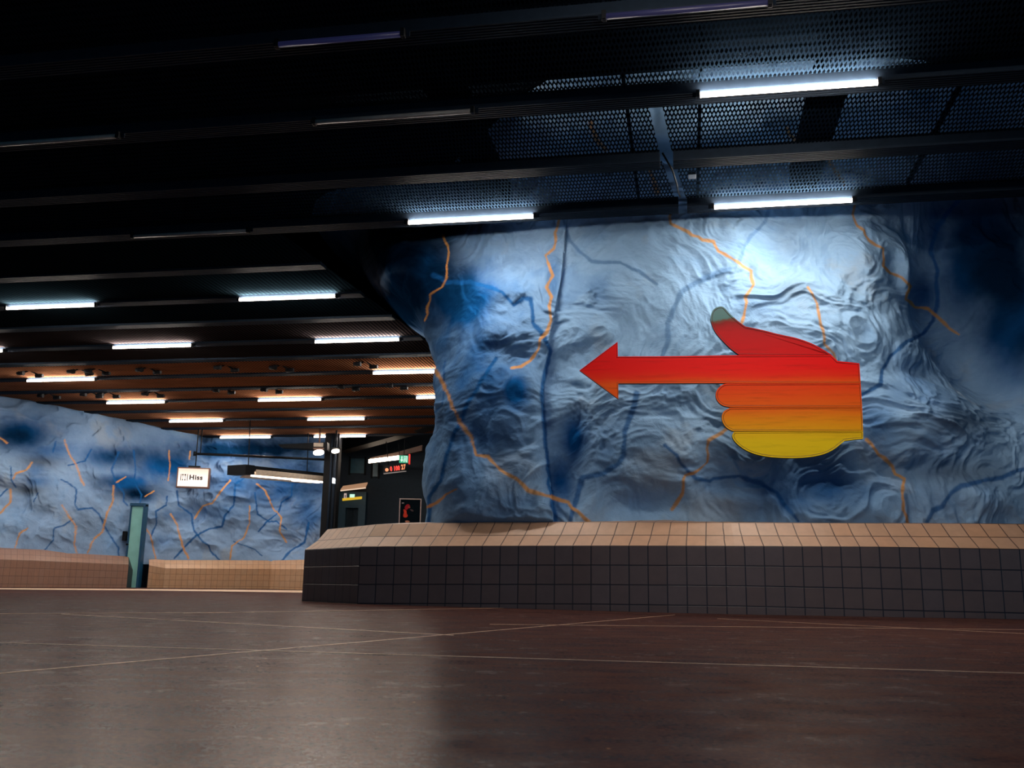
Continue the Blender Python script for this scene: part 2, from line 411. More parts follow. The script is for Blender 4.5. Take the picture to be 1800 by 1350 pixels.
# ------------------------------------------------------------------ painted rock walls
def Z6(l): return [(700 + x / 2.41, 360 + y / 2.41) for x, y in l]
def Z7(l): return [(1200 + x / 2.41, 360 + y / 2.41) for x, y in l]
def Z4(l): return [(x / 3.214, 720 + y / 3.214) for x, y in l]
OR = [(Z6([(683, 40), (683, 55), (665, 120), (660, 185), (625, 215), (640, 260), (655, 300), (628, 350), (650, 390), (640, 430), (648, 490), (630, 540), (600, 570), (595, 610), (560, 660), (520, 685), (480, 690)]), 3.2),
      (Z6([(190, 130), (215, 200), (205, 260), (205, 310), (185, 350), (135, 380), (112, 490)]), 2.0),
      (Z6([(155, 700), (200, 780), (230, 860), (262, 925), (310, 980), (330, 1060), (380, 1065), (430, 1120), (500, 1160), (550, 1210), (640, 1235), (720, 1260), (810, 1345)]), 3.6),
      (Z6([(90, 1290), (165, 1260), (205, 1225), (245, 1205)]), 2.6),
      (Z6([(1160, 0), (1155, 80), (1220, 110), (1290, 150)]) + Z7([(130, 155), (150, 195), (230, 240), (290, 280), (300, 340), (265, 390), (265, 440), (250, 500)]), 3.2),
      (Z7([(735, -30), (720, 40), (740, 90), (790, 150), (850, 185), (850, 260), (880, 290), (930, 310), (965, 345), (945, 400), (985, 435), (1040, 440), (1085, 480), (1130, 525), (1170, 550)]), 3.0),
      ([(1038, 215), (1048, 245), (1064, 262)], 5.0), ([(1383, 226), (1395, 244)], 5.0), ([(1143, 300), (1150, 318), (1156, 338)], 5.0), ([(1460, 286), (1472, 305), (1484, 324)], 5.0),
      (Z7([(530, 350), (570, 420), (580, 480), (600, 560), (600, 590), (640, 630), (655, 690)]), 2.4),
      (Z6([(1390, 950), (1315, 1000), (1310, 1090), (1270, 1125), (1215, 1145), (1205, 1220), (1160, 1290)]), 3.6),
      (Z7([(780, 995), (830, 1060), (890, 1110), (900, 1140), (940, 1160), (930, 1210), (935, 1260), (952, 1350)]), 3.8)]
BL = [(Z6([(692, 30), (715, 110), (725, 150), (770, 200), (820, 240), (940, 245), (1020, 280), (1095, 335)]), 2.8, 0.55),
      (Z6([(150, 300), (205, 330), (300, 325), (390, 350), (440, 370), (490, 425), (530, 395), (560, 400), (570, 450), (570, 500), (610, 545), (645, 620), (620, 720), (610, 800), (615, 900), (630, 1060), (640, 1150), (665, 1340)]), 3.6, 0.9),
      (Z7([(375, -10), (350, 70), (290, 130), (260, 180), (235, 250)]), 3.0, 0.5),
      (Z6([(1400, 275), (1330, 300), (1260, 330), (1200, 370), (1165, 440), (1140, 500), (1145, 570), (1120, 640)]), 4.6, 0.5),
      (Z6([(415, 650), (370, 720), (300, 830), (265, 920), (240, 960), (205, 1060), (180, 1170), (130, 1240), (130, 1345)]), 3.4, 0.9),
      (Z6([(200, 660), (190, 760), (185, 850), (140, 890)]), 1.6, 0.7),
      (Z6([(1010, 800), (990, 880), (960, 960), (955, 1060), (930, 1100), (870, 1140), (780, 1155), (760, 1230), (730, 1335)]), 4.6, 0.75),
      (Z6([(1130, 1020), (1180, 1060), (1220, 1120), (1260, 1160), (1320, 1170)]) + Z7([(130, 1160), (240, 1150), (330, 1180), (400, 1220), (430, 1270), (490, 1340)]), 3.6, 0.8),
      (Z7([(1180, -30), (1080, 90), (1050, 200), (1080, 280), (1080, 400), (1060, 490), (1020, 545), (950, 580), (880, 640), (845, 700), (840, 760), (760, 805)]), 3.4, 0.85),
      (Z7([(1446, 1120), (1330, 1160), (1180, 1190), (1140, 1220), (1100, 1280), (1060, 1295), (1035, 1345)]), 4.4, 0.8)]
# airbrushed blue cloud patches: px, py, radius x, radius y, strength
PATCH = [(835, 650, 130, 280, 0.62), (1050, 800, 90, 110, 0.3), (1480, 850, 160, 60, 0.4), (1640, 640, 80, 60, 0.35), (1180, 690, 60, 30, 0.25), (800, 530, 95, 75, 0.9), (745, 470, 60, 90, 0.95), (905, 690, 38, 42, 0.8), (870, 560, 60, 30, 0.5), (1010, 770, 28, 55, 0.85), (985, 850, 32, 60, 0.75), (760, 760, 40, 80, 0.5),
         (840, 800, 60, 60, 0.45), (900, 880, 60, 45, 0.4), (1055, 520, 26, 32, 0.3), (1025, 600, 30, 80, 0.2), (1330, 540, 50, 24, 0.28), (1645, 400, 26, 55, 0.7), (1625, 520, 34, 34, 0.55),
         (1740, 430, 80, 130, 0.95), (1790, 560, 80, 120, 0.9), (1690, 600, 50, 40, 0.35), (1540, 760, 40, 60, 0.6), (1480, 860, 90, 36, 0.6), (1380, 880, 80, 30, 0.5), (1250, 850, 60, 30, 0.3),
         (970, 480, 16, 60, 0.45), (790, 630, 36, 30, 0.3), (1575, 690, 30, 30, 0.35), (1700, 480, 50, 90, 0.8), (860, 400, 60, 20, 0.35), (760, 400, 70, 40, 0.9)]
NAVY = [(705, 520, 60, 95, 1.0), (1765, 460, 95, 150, 0.85), (1810, 600, 50, 60, 0.7), (700, 440, 100, 90, 0.95), (1700, 440, 40, 70, 0.6), (770, 460, 60, 90, 0.8), (760, 395, 90, 40, 0.85), (1400, 330, 700, 30, 0.0)]  # near-black blue patches, over the right hollow and upper left flank
GREY = [(870, 600, 50, 24, 0.5), (820, 500, 70, 26, 0.4), (1400, 510, 36, 16, 0.5), (1660, 830, 100, 20, 0.55), (1700, 740, 60, 24, 0.4), (800, 720, 60, 30, 0.3), (1385, 430, 26, 36, 0.35), (1090, 560, 60, 12, 0.12), (880, 770, 60, 26, 0.4)]
def paint(px, py, world, orange, blue, patches, greys, base, navy=(), vs_=1.0):
    n1 = fbm(*[world[..., i] * 1.6 for i in range(3)], 5, 0.6); n2 = fbm(*[world[..., i] * 0.8 + 9 for i in range(3)], 4, 0.55)
    col = np.broadcast_to(lin(base), px.shape + (3,)).copy()
    def over(mask, c, m=1.0):
        mask = np.clip(mask, 0, 1)[..., None] * m; col[:] = col * (1 - mask) + lin(c) * mask
    over(np.clip((n2 + 0.05) * 1.1, 0, 1), (148, 180, 212), 0.55)
    over(np.clip((n1 - 0.35) * 1.6, 0, 1), (118, 158, 202), 0.5)
    over(np.clip((-n1 - 0.45) * 1.6, 0, 1), (150, 162, 172), 0.5)
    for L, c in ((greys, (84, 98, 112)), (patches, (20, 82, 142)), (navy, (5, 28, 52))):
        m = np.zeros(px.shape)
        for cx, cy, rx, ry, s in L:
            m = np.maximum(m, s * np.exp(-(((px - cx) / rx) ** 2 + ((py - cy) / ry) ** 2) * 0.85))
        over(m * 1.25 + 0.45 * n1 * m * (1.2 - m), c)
    rag = fbm(*[world[..., i] * 9 for i in range(3)], 3, 0.6)
    for k, (ln, w, s) in enumerate(blue):
        d = seg_dist(px, py, wiggle(ln, 1.0 * vs_, 12 * vs_, 50 + k)); w = w * (1 + 0.35 * rag); over(1 - np.clip((d - w * 0.6) / (w * 0.7 + 0.4), 0, 1), (24, 82, 140), s)
    for k, (ln, w) in enumerate(orange):
        d = seg_dist(px, py, wiggle(ln, 1.2 * vs_, 10 * vs_, 90 + k)); w = w * 0.85 * (1 + 0.45 * rag); over(1 - np.clip((d - w * 0.6) / (w * 0.5 + 0.4), 0, 1), (200, 144, 78), 0.88)
    return col

# --- near rock
frontX = np.array([p.x for p in r2]); frontY = np.array([p.y for p in r2])
def base_y(x):                          # the rock stands a little behind the back of the sloping top
    xs = np.concatenate([[-3.2, -1.9], frontX]); ys = np.concatenate([[10.0, 9.55], frontY])
    k = 9; xx = np.linspace(-0.35, 0.35, k); return np.mean([np.interp(x + o, xs, ys) for o in xx], axis=0) + 0.16
sil = [(300, 560), (405, 622), (430, 655), (460, 690), (500, 715), (530, 728), (570, 745), (600, 758), (620, 759), (650, 748), (700, 745), (750, 750), (775, 740), (800, 733), (850, 733), (880, 738), (915, 740), (1000, 742)]
silz = []; silx = []
for y, x in sil[::-1]:
    p = at_y(x, y, 9.35); silz.append(p.z); silx.append(p.x)
NV, NF, NA, NB = 520, 780, 50, 40
zv = np.linspace(0.45, 4.93, NV)
xl = np.interp(zv, silz, silx); xl = np.where(zv > silz[-1], silx[-1] - (zv - silz[-1]) * 1.2, xl)
XR = at_y(2150, 900, 8.0).x
ra = 0.55
uf = np.linspace(0, 1, NF)
Xf = (xl + ra)[:, None] + (XR - (xl + ra))[:, None] * uf[None, :]
Zf = np.broadcast_to(zv[:, None], Xf.shape)
def lean(z):
    h = np.clip(z - 0.7, 0, None); return 0.12 * h + 0.05 * h * h
def pxz(cx, cy): p = at_y(cx, cy, 8.2); return p.x, p.z
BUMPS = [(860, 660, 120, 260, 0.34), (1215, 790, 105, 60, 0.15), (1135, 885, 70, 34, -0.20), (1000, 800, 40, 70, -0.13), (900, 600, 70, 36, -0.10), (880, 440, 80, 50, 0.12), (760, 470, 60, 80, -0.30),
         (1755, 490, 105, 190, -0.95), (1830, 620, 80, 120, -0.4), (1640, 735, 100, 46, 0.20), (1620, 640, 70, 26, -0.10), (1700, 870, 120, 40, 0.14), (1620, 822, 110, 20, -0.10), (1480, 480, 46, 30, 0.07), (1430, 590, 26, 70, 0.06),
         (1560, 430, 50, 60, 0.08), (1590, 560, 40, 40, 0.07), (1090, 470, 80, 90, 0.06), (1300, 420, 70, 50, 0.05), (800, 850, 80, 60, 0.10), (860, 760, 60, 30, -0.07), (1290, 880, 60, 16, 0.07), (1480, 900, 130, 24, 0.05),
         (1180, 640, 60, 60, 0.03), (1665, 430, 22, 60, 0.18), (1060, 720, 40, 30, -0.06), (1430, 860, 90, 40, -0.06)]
def displacement(X, Z, Y):
    D = np.zeros(X.shape)
    sc = 8.2 / F
    for cx, cy, rx, ry, a in BUMPS:
        bx, bz = pxz(cx, cy); D += a * np.exp(-(((X - bx) / (rx * sc)) ** 2 + ((Z - bz) / (ry * sc)) ** 2))
    # long vertical crease right of the left column
    cr = [(915, 975), (850, 972), (780, 962), (700, 957), (620, 963), (560, 972), (500, 984), (440, 996), (380, 1003), (300, 1010)]
    cz = [pxz(x, y)[1] for y, x in cr]; cxx = [pxz(x, y)[0] for y, x in cr]
    xc = np.interp(Z, cz, cxx); dx = X - xc
    D += np.where(dx < 0, 0.11 * np.exp(-(np.abs(dx) / 0.35) ** 1.5), 0.0) * np.clip(1.2 - (Z - 0.7) / 3.5, 0.2, 1) - 0.03 * np.exp(-(dx / 0.06) ** 2)
    w1 = fbm(X * 0.9, Y * 0.9, Z * 0.9, 3); w2 = fbm(X * 0.9 + 31, Y * 0.9, Z * 0.9 + 7, 3)
    n1 = fbm(X * 1.1 + 3, Y * 1.1, Z * 1.1, 3)
    rid = 1 - np.abs(fbm(X * 1.6 + w1 * 1.6, Y * 1.6, Z * 1.7 + w2 * 1.6, 4, 0.55)) * 1.6
    n3 = fbm(X * 6 + w1 * 2, Y * 5, Z * 6 + w2 * 2, 4, 0.6)
    cy, cz0 = pxz(1180, 480); calm = np.exp(-(((X - cy) / 0.8) ** 2 + ((Z - cz0) / 0.8) ** 2))
    D += 0.07 * n1 + (0.036 * rid + 0.013 * n3) * (1 - 0.65 * calm)
    return D
Yf = base_y(Xf) + lean(Zf)
Df = displacement(Xf, Zf, Yf)
edge = np.clip((Zf - 0.50) / 0.12, 0.12, 1)
wv = np.clip((Xf + 1.0) / 1.4, 0, 1); wv = wv * wv * (3 - 2 * wv)       # vaulting forward over the ceiling sheets
Yd = Yf - np.minimum(Df, 0.10 + 1.6 * np.clip(Zf - 0.70, 0, None)) - wv * 1.25 * np.clip(Zf - 3.75, 0, None) ** 1.2
front = np.stack([Xf, Yd, Zf], -1)
# rounded left flank turning away behind, on the same surface formula
aa = np.linspace(math.pi / 2, 0, NA, endpoint=False)
Xa = (xl + ra)[:, None] - ra * np.sin(aa)[None, :]
Za = np.broadcast_to(zv[:, None], Xa.shape)
Ya = base_y(Xa) + lean(Za) + 1.0 * (1 - np.cos(aa))[None, :]
ea = np.clip((Za - 0.50) / 0.12, 0.12, 1)
Ya = Ya - np.minimum(displacement(Xa, Za, base_y(Xa) + lean(Za)), 0.10 + 1.6 * np.clip(Za - 0.70, 0, None))
nz = fbm(Xa * 2, Ya * 2, Za * 2, 4)
Xa = Xa + 0.05 * nz * np.sin(aa)[None, :]
bk = np.linspace(1, 0, NB, endpoint=False)
back_ = np.stack([Xa[:, :1] + 0.3 * bk[None, :] ** 2, Ya[:, :1] + 2.2 * bk[None, :], np.broadcast_to(zv[:, None], (NV, NB))], -1)
P = np.concatenate([back_, np.stack([Xa, Ya, Za], -1), front], 1)
px, py = proj(P)
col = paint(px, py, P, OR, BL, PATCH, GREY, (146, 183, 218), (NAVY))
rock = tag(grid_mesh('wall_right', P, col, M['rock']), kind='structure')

# --- far rock wall
FO = [([(0, 160), (40, 190)], 1.6), ([(180, 300), (150, 340), (90, 360), (75, 390)], 2.0), ([(60, 450), (60, 520), (0, 585)], 2.6), ([(155, 670), (110, 700), (85, 780)], 2.0), ([(365, 170), (390, 250), (430, 310), (460, 400), (475, 430)], 1.8),
      ([(350, 540), (380, 590), (430, 660), (420, 760), (435, 810)], 1.9), ([(640, 430), (640, 510), (600, 600), (580, 690), (530, 730), (495, 810)], 2.0), ([(825, 670), (850, 710), (880, 845)], 1.6), ([(955, 230), (960, 320), (950, 400)], 1.2),
      ([(965, 590), (1000, 650), (1020, 730), (1040, 790), (1065, 840)], 2.2), ([(1300, 400), (1240, 470), (1200, 530), (1145, 545), (1100, 615)], 1.9), ([(1410, 545), (1410, 640), (1380, 720), (1310, 770), (1300, 845)], 1.6),
      ([(1450, 420), (1500, 460), (1545, 560), (1590, 610), (1580, 690), (1620, 750)], 1.8), ([(870, 460), (820, 490)], 1.5), ([(710, 380), (660, 410)], 1.5), ([(1075, 235), (1070, 280)], 1.3)]
FB = [([(315, 180), (300, 240)], 1.3), ([(515, 225), (480, 290), (385, 315)], 1.4), ([(60, 320), (65, 400), (90, 440)], 1.4), ([(345, 395), (380, 410), (430, 450), (425, 540), (440, 565), (520, 555), (560, 590), (590, 660), (640, 740), (670, 780), (670, 835)], 1.7),
      ([(410, 620), (360, 655), (305, 670), (300, 740), (250, 795)], 1.4), ([(670, 240), (630, 340), (650, 400), (700, 470), (700, 520), (720, 540)], 1.6), ([(755, 230), (765, 330), (760, 410), (800, 480), (790, 530)], 1.5),
      ([(945, 490), (940, 540), (880, 575), (885, 640), (850, 720)], 1.6), ([(1000, 460), (1010, 540), (1080, 590), (1095, 680), (1140, 740), (1180, 770), (1190, 800), (1240, 850)], 1.9),
      ([(1390, 380), (1330, 420), (1320, 540), (1270, 600), (1255, 660), (1180, 675), (1110, 710), (1040, 780), (985, 840)], 2.0), ([(1655, 400), (1645, 490), (1590, 525), (1575, 580), (1510, 630), (1460, 690)], 1.5),
      ([(1440, 470), (1455, 590), (1520, 635), (1560, 630), (1620, 675)], 1.5), ([(1320, 745), (1440, 790), (1480, 825)], 1.0), ([(1745, 640), (1720, 750), (1640, 800), (1590, 855)], 2.4), ([(0, 490), (40, 450)], 1.6), ([(215, 470), (190, 520)], 0.9)]
FO = [(Z4(l), w * 0.85) for l, w in FO]; FB = [(Z4(l), w * 0.8, 0.9) for l, w in FB]
FP = [(40, 760, 60, 30, 0.95), (200, 800, 60, 20, 0.7), (220, 850, 40, 16, 0.95), (250, 870, 30, 12, 0.6), (60, 845, 26, 10, 0.6), (300, 820, 60, 30, 0.85), (400, 790, 120, 30, 0.75), (500, 850, 90, 50, 0.7), (420, 850, 80, 30, 0.6), (310, 905, 40, 12, 0.4),
      (540, 900, 30, 50, 0.6), (290, 950, 20, 12, 0.4), (60, 830, 16, 14, 0.5), (370, 900, 60, 20, 0.4), (210, 955, 30, 20, 0.2), (480, 880, 40, 20, 0.4), (90, 790, 50, 16, 0.6)]
FG = [(70, 810, 40, 14, 0.8), (50, 862, 30, 8, 0.8), (225, 855, 50, 14, 0.8), (260, 808, 40, 20, 0.6), (310, 905, 26, 10, 0.6), (150, 920, 24, 24, 0.35), (80, 880, 20, 20, 0.3), (480, 870, 60, 12, 0.5), (520, 915, 40, 20, 0.5)]
fx = [-400, -120, 0, 120, 226, 290, 400, 477, 560, 640]; fy = [15.2, 17.1, 17.8, 19.6, 21.1, 22.0, 23.2, 24.0, 23.7, 23.2]
bx = [at_y(x, 975, y).x for x, y in zip(fx, fy)]
NU2, NV2 = 760, 300
xs = np.linspace(bx[0], at_y(577, 975, 23.6).x, NU2); zs = np.linspace(0.5, 4.92, NV2)
Xg, Zg = np.meshgrid(xs, zs)
kb = np.linspace(-0.5, 0.5, 9)
Y0 = np.mean([np.interp(Xg + o, bx, fy) for o in kb], axis=0)
hh = np.clip(Zg - 0.7, 0, None)
lf = np.clip((Xg - at_y(560, 975, 23.6).x) / (bx[2] - at_y(560, 975, 23.6).x), 0, 1)
Yg = Y0 + (0.06 + 0.10 * lf) * hh ** 2 + 0.1 * hh + 0.05
n1 = fbm(Xg * 0.6, Yg * 0.6, Zg * 0.8, 3); n2 = 1 - np.abs(fbm(Xg * 1.1 + n1, Yg * 1.1, Zg * 1.6, 4)) * 1.6
Yg = Yg - (0.28 * n1 + 0.10 * n2 + 0.02 * fbm(Xg * 5, Yg * 5, Zg * 5, 3)) * np.clip((Zg - 0.6) / 0.4, 0.1, 1)
# the left part of the wall comes forward and upward like a vault edge
P = np.stack([Xg, Yg, Zg], -1); px, py = proj(P)
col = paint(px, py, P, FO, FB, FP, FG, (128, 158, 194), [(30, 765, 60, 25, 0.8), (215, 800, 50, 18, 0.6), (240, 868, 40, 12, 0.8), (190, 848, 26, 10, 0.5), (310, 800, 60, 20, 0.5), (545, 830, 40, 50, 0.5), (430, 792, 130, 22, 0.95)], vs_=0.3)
tag(grid_mesh('wall_back', P, col, M['rock']), kind='structure')

# ------------------------------------------------------------------ ceiling of beams and panels
dv = ray(-8600, 860); dv.z = 0; dv.normalize()          # along the beams, towards the left and slightly away
S = -dv                                                   # s axis: to the right
N = Vector((-S.y, S.x, 0))                                # away from the camera
if N.y < 0: N = -N
CM = Matrix(((S.x, N.x, 0, 0), (S.y, N.y, 0, 0), (0, 0, 1, 0), (0, 0, 0, 1)))
def cs(px, py, z=CEIL):
    p = at_z(px, py, z); return p.dot(S), p.dot(N)
y0s = [150, 271, 368, 432, 499, 547.5, 585, 619, 644, 671, 693, 711.5, 729.5, 745, 760, 775]
tn = np.array([cs(0, y)[1] for y in y0s])
k = np.arange(1, 17); pf = np.polyfit(k, tn, 1)
T = {i: float(np.polyval(pf, i)) * 0.5 + float(tn[i - 1]) * 0.5 for i in range(1, 17)}
T[0] = 2 * T[1] - T[2]; T[-1] = 2 * T[0] - T[1]; T[17] = 2 * T[16] - T[15]
print('PITCHES', pf, [round(T[i], 2) for i in sorted(T)])
BW, BH = 0.18, 0.10
diag = [(493, 413), (562, 468), (628, 517), (688, 553), (726, 586)]
dg = [cs(*p) for p in diag]; print('DIAG', dg)
dp = np.polyfit([q[1] for q in dg], [q[0] for q in dg], 1)
def s_right(t): return float(np.polyval(dp, t))
SL = -16.0
slitA = [cs(1149, 190), cs(1172, 291), cs(1199, 371)]; print('SLIT', slitA)
def slit_s(t): return float(np.interp(t, [q[1] for q in slitA], [q[0] for q in slitA]))
def beam(i, s0, s1, label):
    """ribbed hollow beam, six long grooves on its underside"""
    BH = 0.10 if i < 5 else 0.04; t1 = T[i]; t0 = t1 - BW; bm = MB(); prof = [(t0, CEIL + BH), (t0, CEIL + 0.012)]
    nr = 6; w = BW / nr
    for q in range(nr):
        a_ = t0 + q * w; prof += [(a_ + w * 0.12, CEIL), (a_ + w * 0.62, CEIL), (a_ + w * 0.70, CEIL + 0.014), (a_ + w * 0.95, CEIL + 0.014)]
    prof += [(t1, CEIL), (t1, CEIL + BH)]
    bm.prism([Vector((s0, a_, z)) for a_, z in prof], (s1 - s0, 0, 0))
    o = bm.build('ceiling_beam', M['beam']); o.matrix_world = CM; tag(o, label, 'ceiling beam', None, 'structure'); return o
def panel(i, sA, sB, mat):
    zt = CEIL + (0.08 if i < 4 else 0.03)
    """sheet between beam i and i+1; sA/sB are (s at near edge, s at far edge)"""
    t0, t1 = T[i] + 0.0, T[i + 1] - BW
    bm = MB(); bm.prism([Vector((sA[0], t0, zt)), Vector((sB[0], t0, zt)), Vector((sB[1], t1, zt)), Vector((sA[1], t1, zt))], (0, 0, 0.003))
    o = bm.build('ceiling_panel', mat); o.matrix_world = CM; return tag(o, kind='structure')
SR = 13.0
for i in range(-1, 5):
    if i in (3, 4):
        g2 = 0.055 if i == 3 else 0.03; c = slit_s(T[i] - BW / 2)
        beam(i, SL, c - g2, 'dark beam'); beam(i, c + g2 + (0.02 if i == 4 else 0), SR, 'dark beam')
    else: beam(i, SL, SR, 'dark beam')
for i in range(-1, 4):
    a0, a1 = T[i], T[i + 1] - BW
    if i >= 2:
        gp = 0.05
        panel(i, (SL, SL), (slit_s(a0) - gp, slit_s(a1) - gp), M['perf']); panel(i, (slit_s(a0) + gp, slit_s(a1) + gp), (SR, SR), M['perf'])
    else: panel(i, (SL, SL), (SR, SR), M['perf'])
for i in range(4, 17):
    sr = s_right(T[i]) if i < 9 else s_right(T[9]) + (i - 9) * 0.25
    sr2 = s_right(T[i + 1]) if i + 1 < 9 else s_right(T[9]) + (i - 8) * 0.25
    if i >= 5: beam(i, SL - 6, sr, 'dark beam')
    if i < 16: panel(i, (SL - 6, SL - 6), (sr if i > 4 else s_right(T[4]), sr2), M['rib0'] if i < 7 else M['rib1'] if i < 9 else M['rib2'])
mb = MB(); mb.box(-6.0, SR, T[1] + 0.15, T[2] - 0.06, CEIL + 0.25, CEIL + 0.65); o = mb.build('ceiling_blocker', M['void']); o.matrix_world = CM; tag(o, kind='structure')  # added dark box that hides the lit vault above this bay
# dark slab and cross joists in the void above
mb = MB(); mb.box(-30, 30, -6, 45, CEIL + 1.30, CEIL + 1.45); tag(mb.build('ceiling', M['void']), kind='structure')
for s in (-9.0, -5.2, -1.75, cs(1440, 270)[0], cs(1440, 270)[0] + 3.6):
    mb = MB(); mb.box(s - 0.11, s + 0.11, T[-1] - 0.5, T[4] - 0.02, CEIL + BH + 0.02, CEIL + BH + 0.30)
    o = mb.build('ceiling_joist', M['void']); o.matrix_world = CM; tag(o, kind='structure')
for s in (cs(1110, 270)[0], cs(1229, 270)[0], cs(1620, 300)[0]):
    mb = MB(); mb.box(s - 0.012, s + 0.012, T[1], T[4] - BW, CEIL + BH - 0.012, CEIL + BH + 0.03)
    o = mb.build('panel_rail', M['void']); o.matrix_world = CM; tag(o, kind='structure')

# ------------------------------------------------------------------ fluorescent tubes under the beams
def tube_light(i, x1, x2, label, state='on', group=None):
    zt = CEIL - 0.032; t = T[i] - 0.20
    def s_at(px):                        # where the sight line through this pixel column meets the tube's line
        best = None
        lo, hi = -30.0, 20.0
        for _ in range(60):
            m = (lo + hi) / 2; p = S * m + N * t + Vector((0, 0, zt)); q = float(proj(np.array([p]))[0][0])
            if q < px: lo = m
            else: hi = m
        return (lo + hi) / 2
    a, b = s_at(x1), s_at(x2); L = b - a; mid = S * ((a + b) / 2) + N * t + Vector((0, 0, zt))
    root = thing('fluorescent_tube_light', label, 'light', group=group, mat=CM.copy())
    root.matrix_world = Matrix.Translation(mid) @ CM
    mat = {'on': M['tube'], 'off': M['tube_off'], 'violet': M['violet_streak']}[state]
    MB().tube([(-L / 2, 0, 0), (L / 2, 0, 0)], 0.019, 12).build('glass_tube', mat, root, {'off': 'unlit grey tube', 'violet': 'faint violet streak'}.get(state))
    for sx in (-1, 1):
        MB().box(sx * (L / 2 + 0.012) - 0.014, sx * (L / 2 + 0.012) + 0.014, -0.022, 0.022, -0.022, 0.034).build('lamp_holder', M['black'], root, bevel=0.003)
    MB().box(-L / 2 - 0.05, L / 2 + 0.05, 0.022, 0.032, -0.004, 0.034).build('batten', M['beam'], root)
    return root
TL = [
 (1, 490, 705, 'faint violet streak on the near dark beam, left of centre at the top', 'violet'),
 (1, 1065, 1350, 'faint violet streak at the very top, above the large bright tube', 'violet'),
 (0, 1560, 1990, 'added unseen lit tube on the nearest beam, right one, above the picture', 'on'),  # unseen tubes added to light the hand and lower rock from the front
 (0, 1010, 1340, 'added unseen lit tube on the nearest beam, left one, above the picture', 'on'),
 (2, -80, 205, 'unlit grey tube cut by the left edge of the picture', 'off'),
 (2, 555, 828, 'unlit grey tube under the dark ceiling, upper middle', 'off'),
 (2, 1230, 1543, 'largest lit tube, under the perforated ceiling high on the right', 'on'),
 (4, 235, 434, 'unlit grey tube above the two left ceiling lamps', 'off'),
 (4, 718, 938, 'lit tube on the ceiling edge over the left rock column', 'on'),
 (4, 1255, 1498, 'lit tube on the ceiling edge above the pointing hand', 'on'),
 (6, 12, 167, 'lit tube at far left, highest of the left ceiling lamps', 'on'),
 (6, 421, 590, 'lit tube high in the left ceiling, right one of the top pair', 'on'),
 (8, -90, 6, 'lit tube just poking in at the left edge, level with the second pair', 'on'),
 (8, 199, 337, 'lit tube in the second lit row, the left one', 'on'),
 (8, 554, 702, 'lit tube in the second lit row, nearest left of the rock column', 'on'),
 (10, 48, 167, 'lit tube in the third lit row at the left', 'on'),
 (10, 656, 770, 'lit tube in the third lit row running behind the rock column', 'on'),
 (12, -66, 30, 'lit tube in the fourth lit row, cut by the left edge', 'on'),
 (12, 188, 290, 'lit tube in the fourth lit row, left of centre', 'on'),
 (12, 454, 565, 'lit tube in the fourth lit row, above the long hanging lamp', 'on'),
 (12, 732, 830, 'lit tube in the fourth lit row, only its tip left of the rock', 'on'),
 (14, 298, 392, 'lit tube in the fifth lit row, the left one', 'on'),
 (14, 541, 641, 'lit tube in the fifth lit row, the right one', 'on'),
 (16, 167, 254, 'lit tube in the farthest row, above the teal door', 'on'),
 (16, 387, 476, 'lit tube in the farthest row, the middle one', 'on'),
 (16, 552, 643, 'lit tube in the farthest row, just above the black pillar', 'on')]
for a_ in TL: tube_light(*a_, group='fluorescent tubes under the ceiling beams')

# small dark hangers in two bays of the far ceiling
H1 = [(52, 658), (140, 655), (170, 654), (260, 652), (397, 648), (494, 648), (642, 642)]
H2 = [(85, 697), (160, 695), (190, 695), (268, 694), (393, 688), (477, 687), (612, 682), (697, 680)]
def hanger(px, py, lab, grp):
    p = at_z(px, py, CEIL - 0.02); sc = 1.0
    root = thing('ceiling_fitting', lab, 'spotlight', group=grp); root.matrix_world = Matrix.Translation(p) @ CM
    MB().tube([(-0.16, -0.10, 0.0), (-0.04, -0.10, 0.0)], [0.03, 0.04]).build('fitting_head', M['black'], root)
    MB().tube([(0.04, 0.12, 0.0), (0.17, 0.12, 0.0)], [0.04, 0.03]).build('fitting_head', M['black'], root)
    MB().tube([(-0.08, -0.10, 0.0), (0.0, 0.0, 0.07), (0.10, 0.12, 0.0)], 0.014).tube([(0, 0, 0.05), (0, 0, BH + 0.01)], 0.012).build('bracket', M['black'], root)
ORD = ['leftmost', 'second from left', 'third from left', 'fourth from left', 'fifth from left', 'sixth from left', 'seventh from left', 'rightmost']
for k_, q in enumerate(H1): hanger(*q, 'dark twin ceiling fitting, %s in the nearer upper row' % (ORD[k_] if k_ < 6 else ORD[7]), 'dark twin fittings on the left ceiling')
for k_, q in enumerate(H2): hanger(*q, 'dark twin ceiling fitting, %s in the farther lower row' % ORD[k_], 'dark twin fittings on the left ceiling')

# cable looping through the slit in the perforated ceiling
ca = [cs(1165, 300), cs(1182, 312), cs(1190, 330), cs(1192, 346), cs(1196, 362)]
MBc = MB().tube([Vector((s, t, CEIL + z)) for (s, t), z in zip(ca, (0.16, 0.07, 0.03, 0.05, 0.09))], 0.008)
o = MBc.build('black_cable', M['black']); o.matrix_world = CM; tag(o, 'black cable looping through the bright slit between the ceiling sheets', 'cable')
ca = [cs(1084, 306), cs(1095, 318), cs(1112, 320), cs(1130, 308)]
o = MB().tube([Vector((s, t, CEIL + 0.14)) for s, t in ca], 0.010).build('black_cable', M['black']); o.matrix_world = CM
tag(o, 'black cable lying in a loop on the perforated sheet left of the slit', 'cable')
s_, t_ = cs(1217, 325); o = MB().box(s_ - 0.035, s_ + 0.035, t_ - 0.05, t_ + 0.05, CEIL + 0.075, CEIL + 0.10).build('junction_box', M['steel'], bevel=0.006); o.matrix_world = CM
tag(o, 'small grey junction box under the perforated sheet right of the slit', 'junction box')

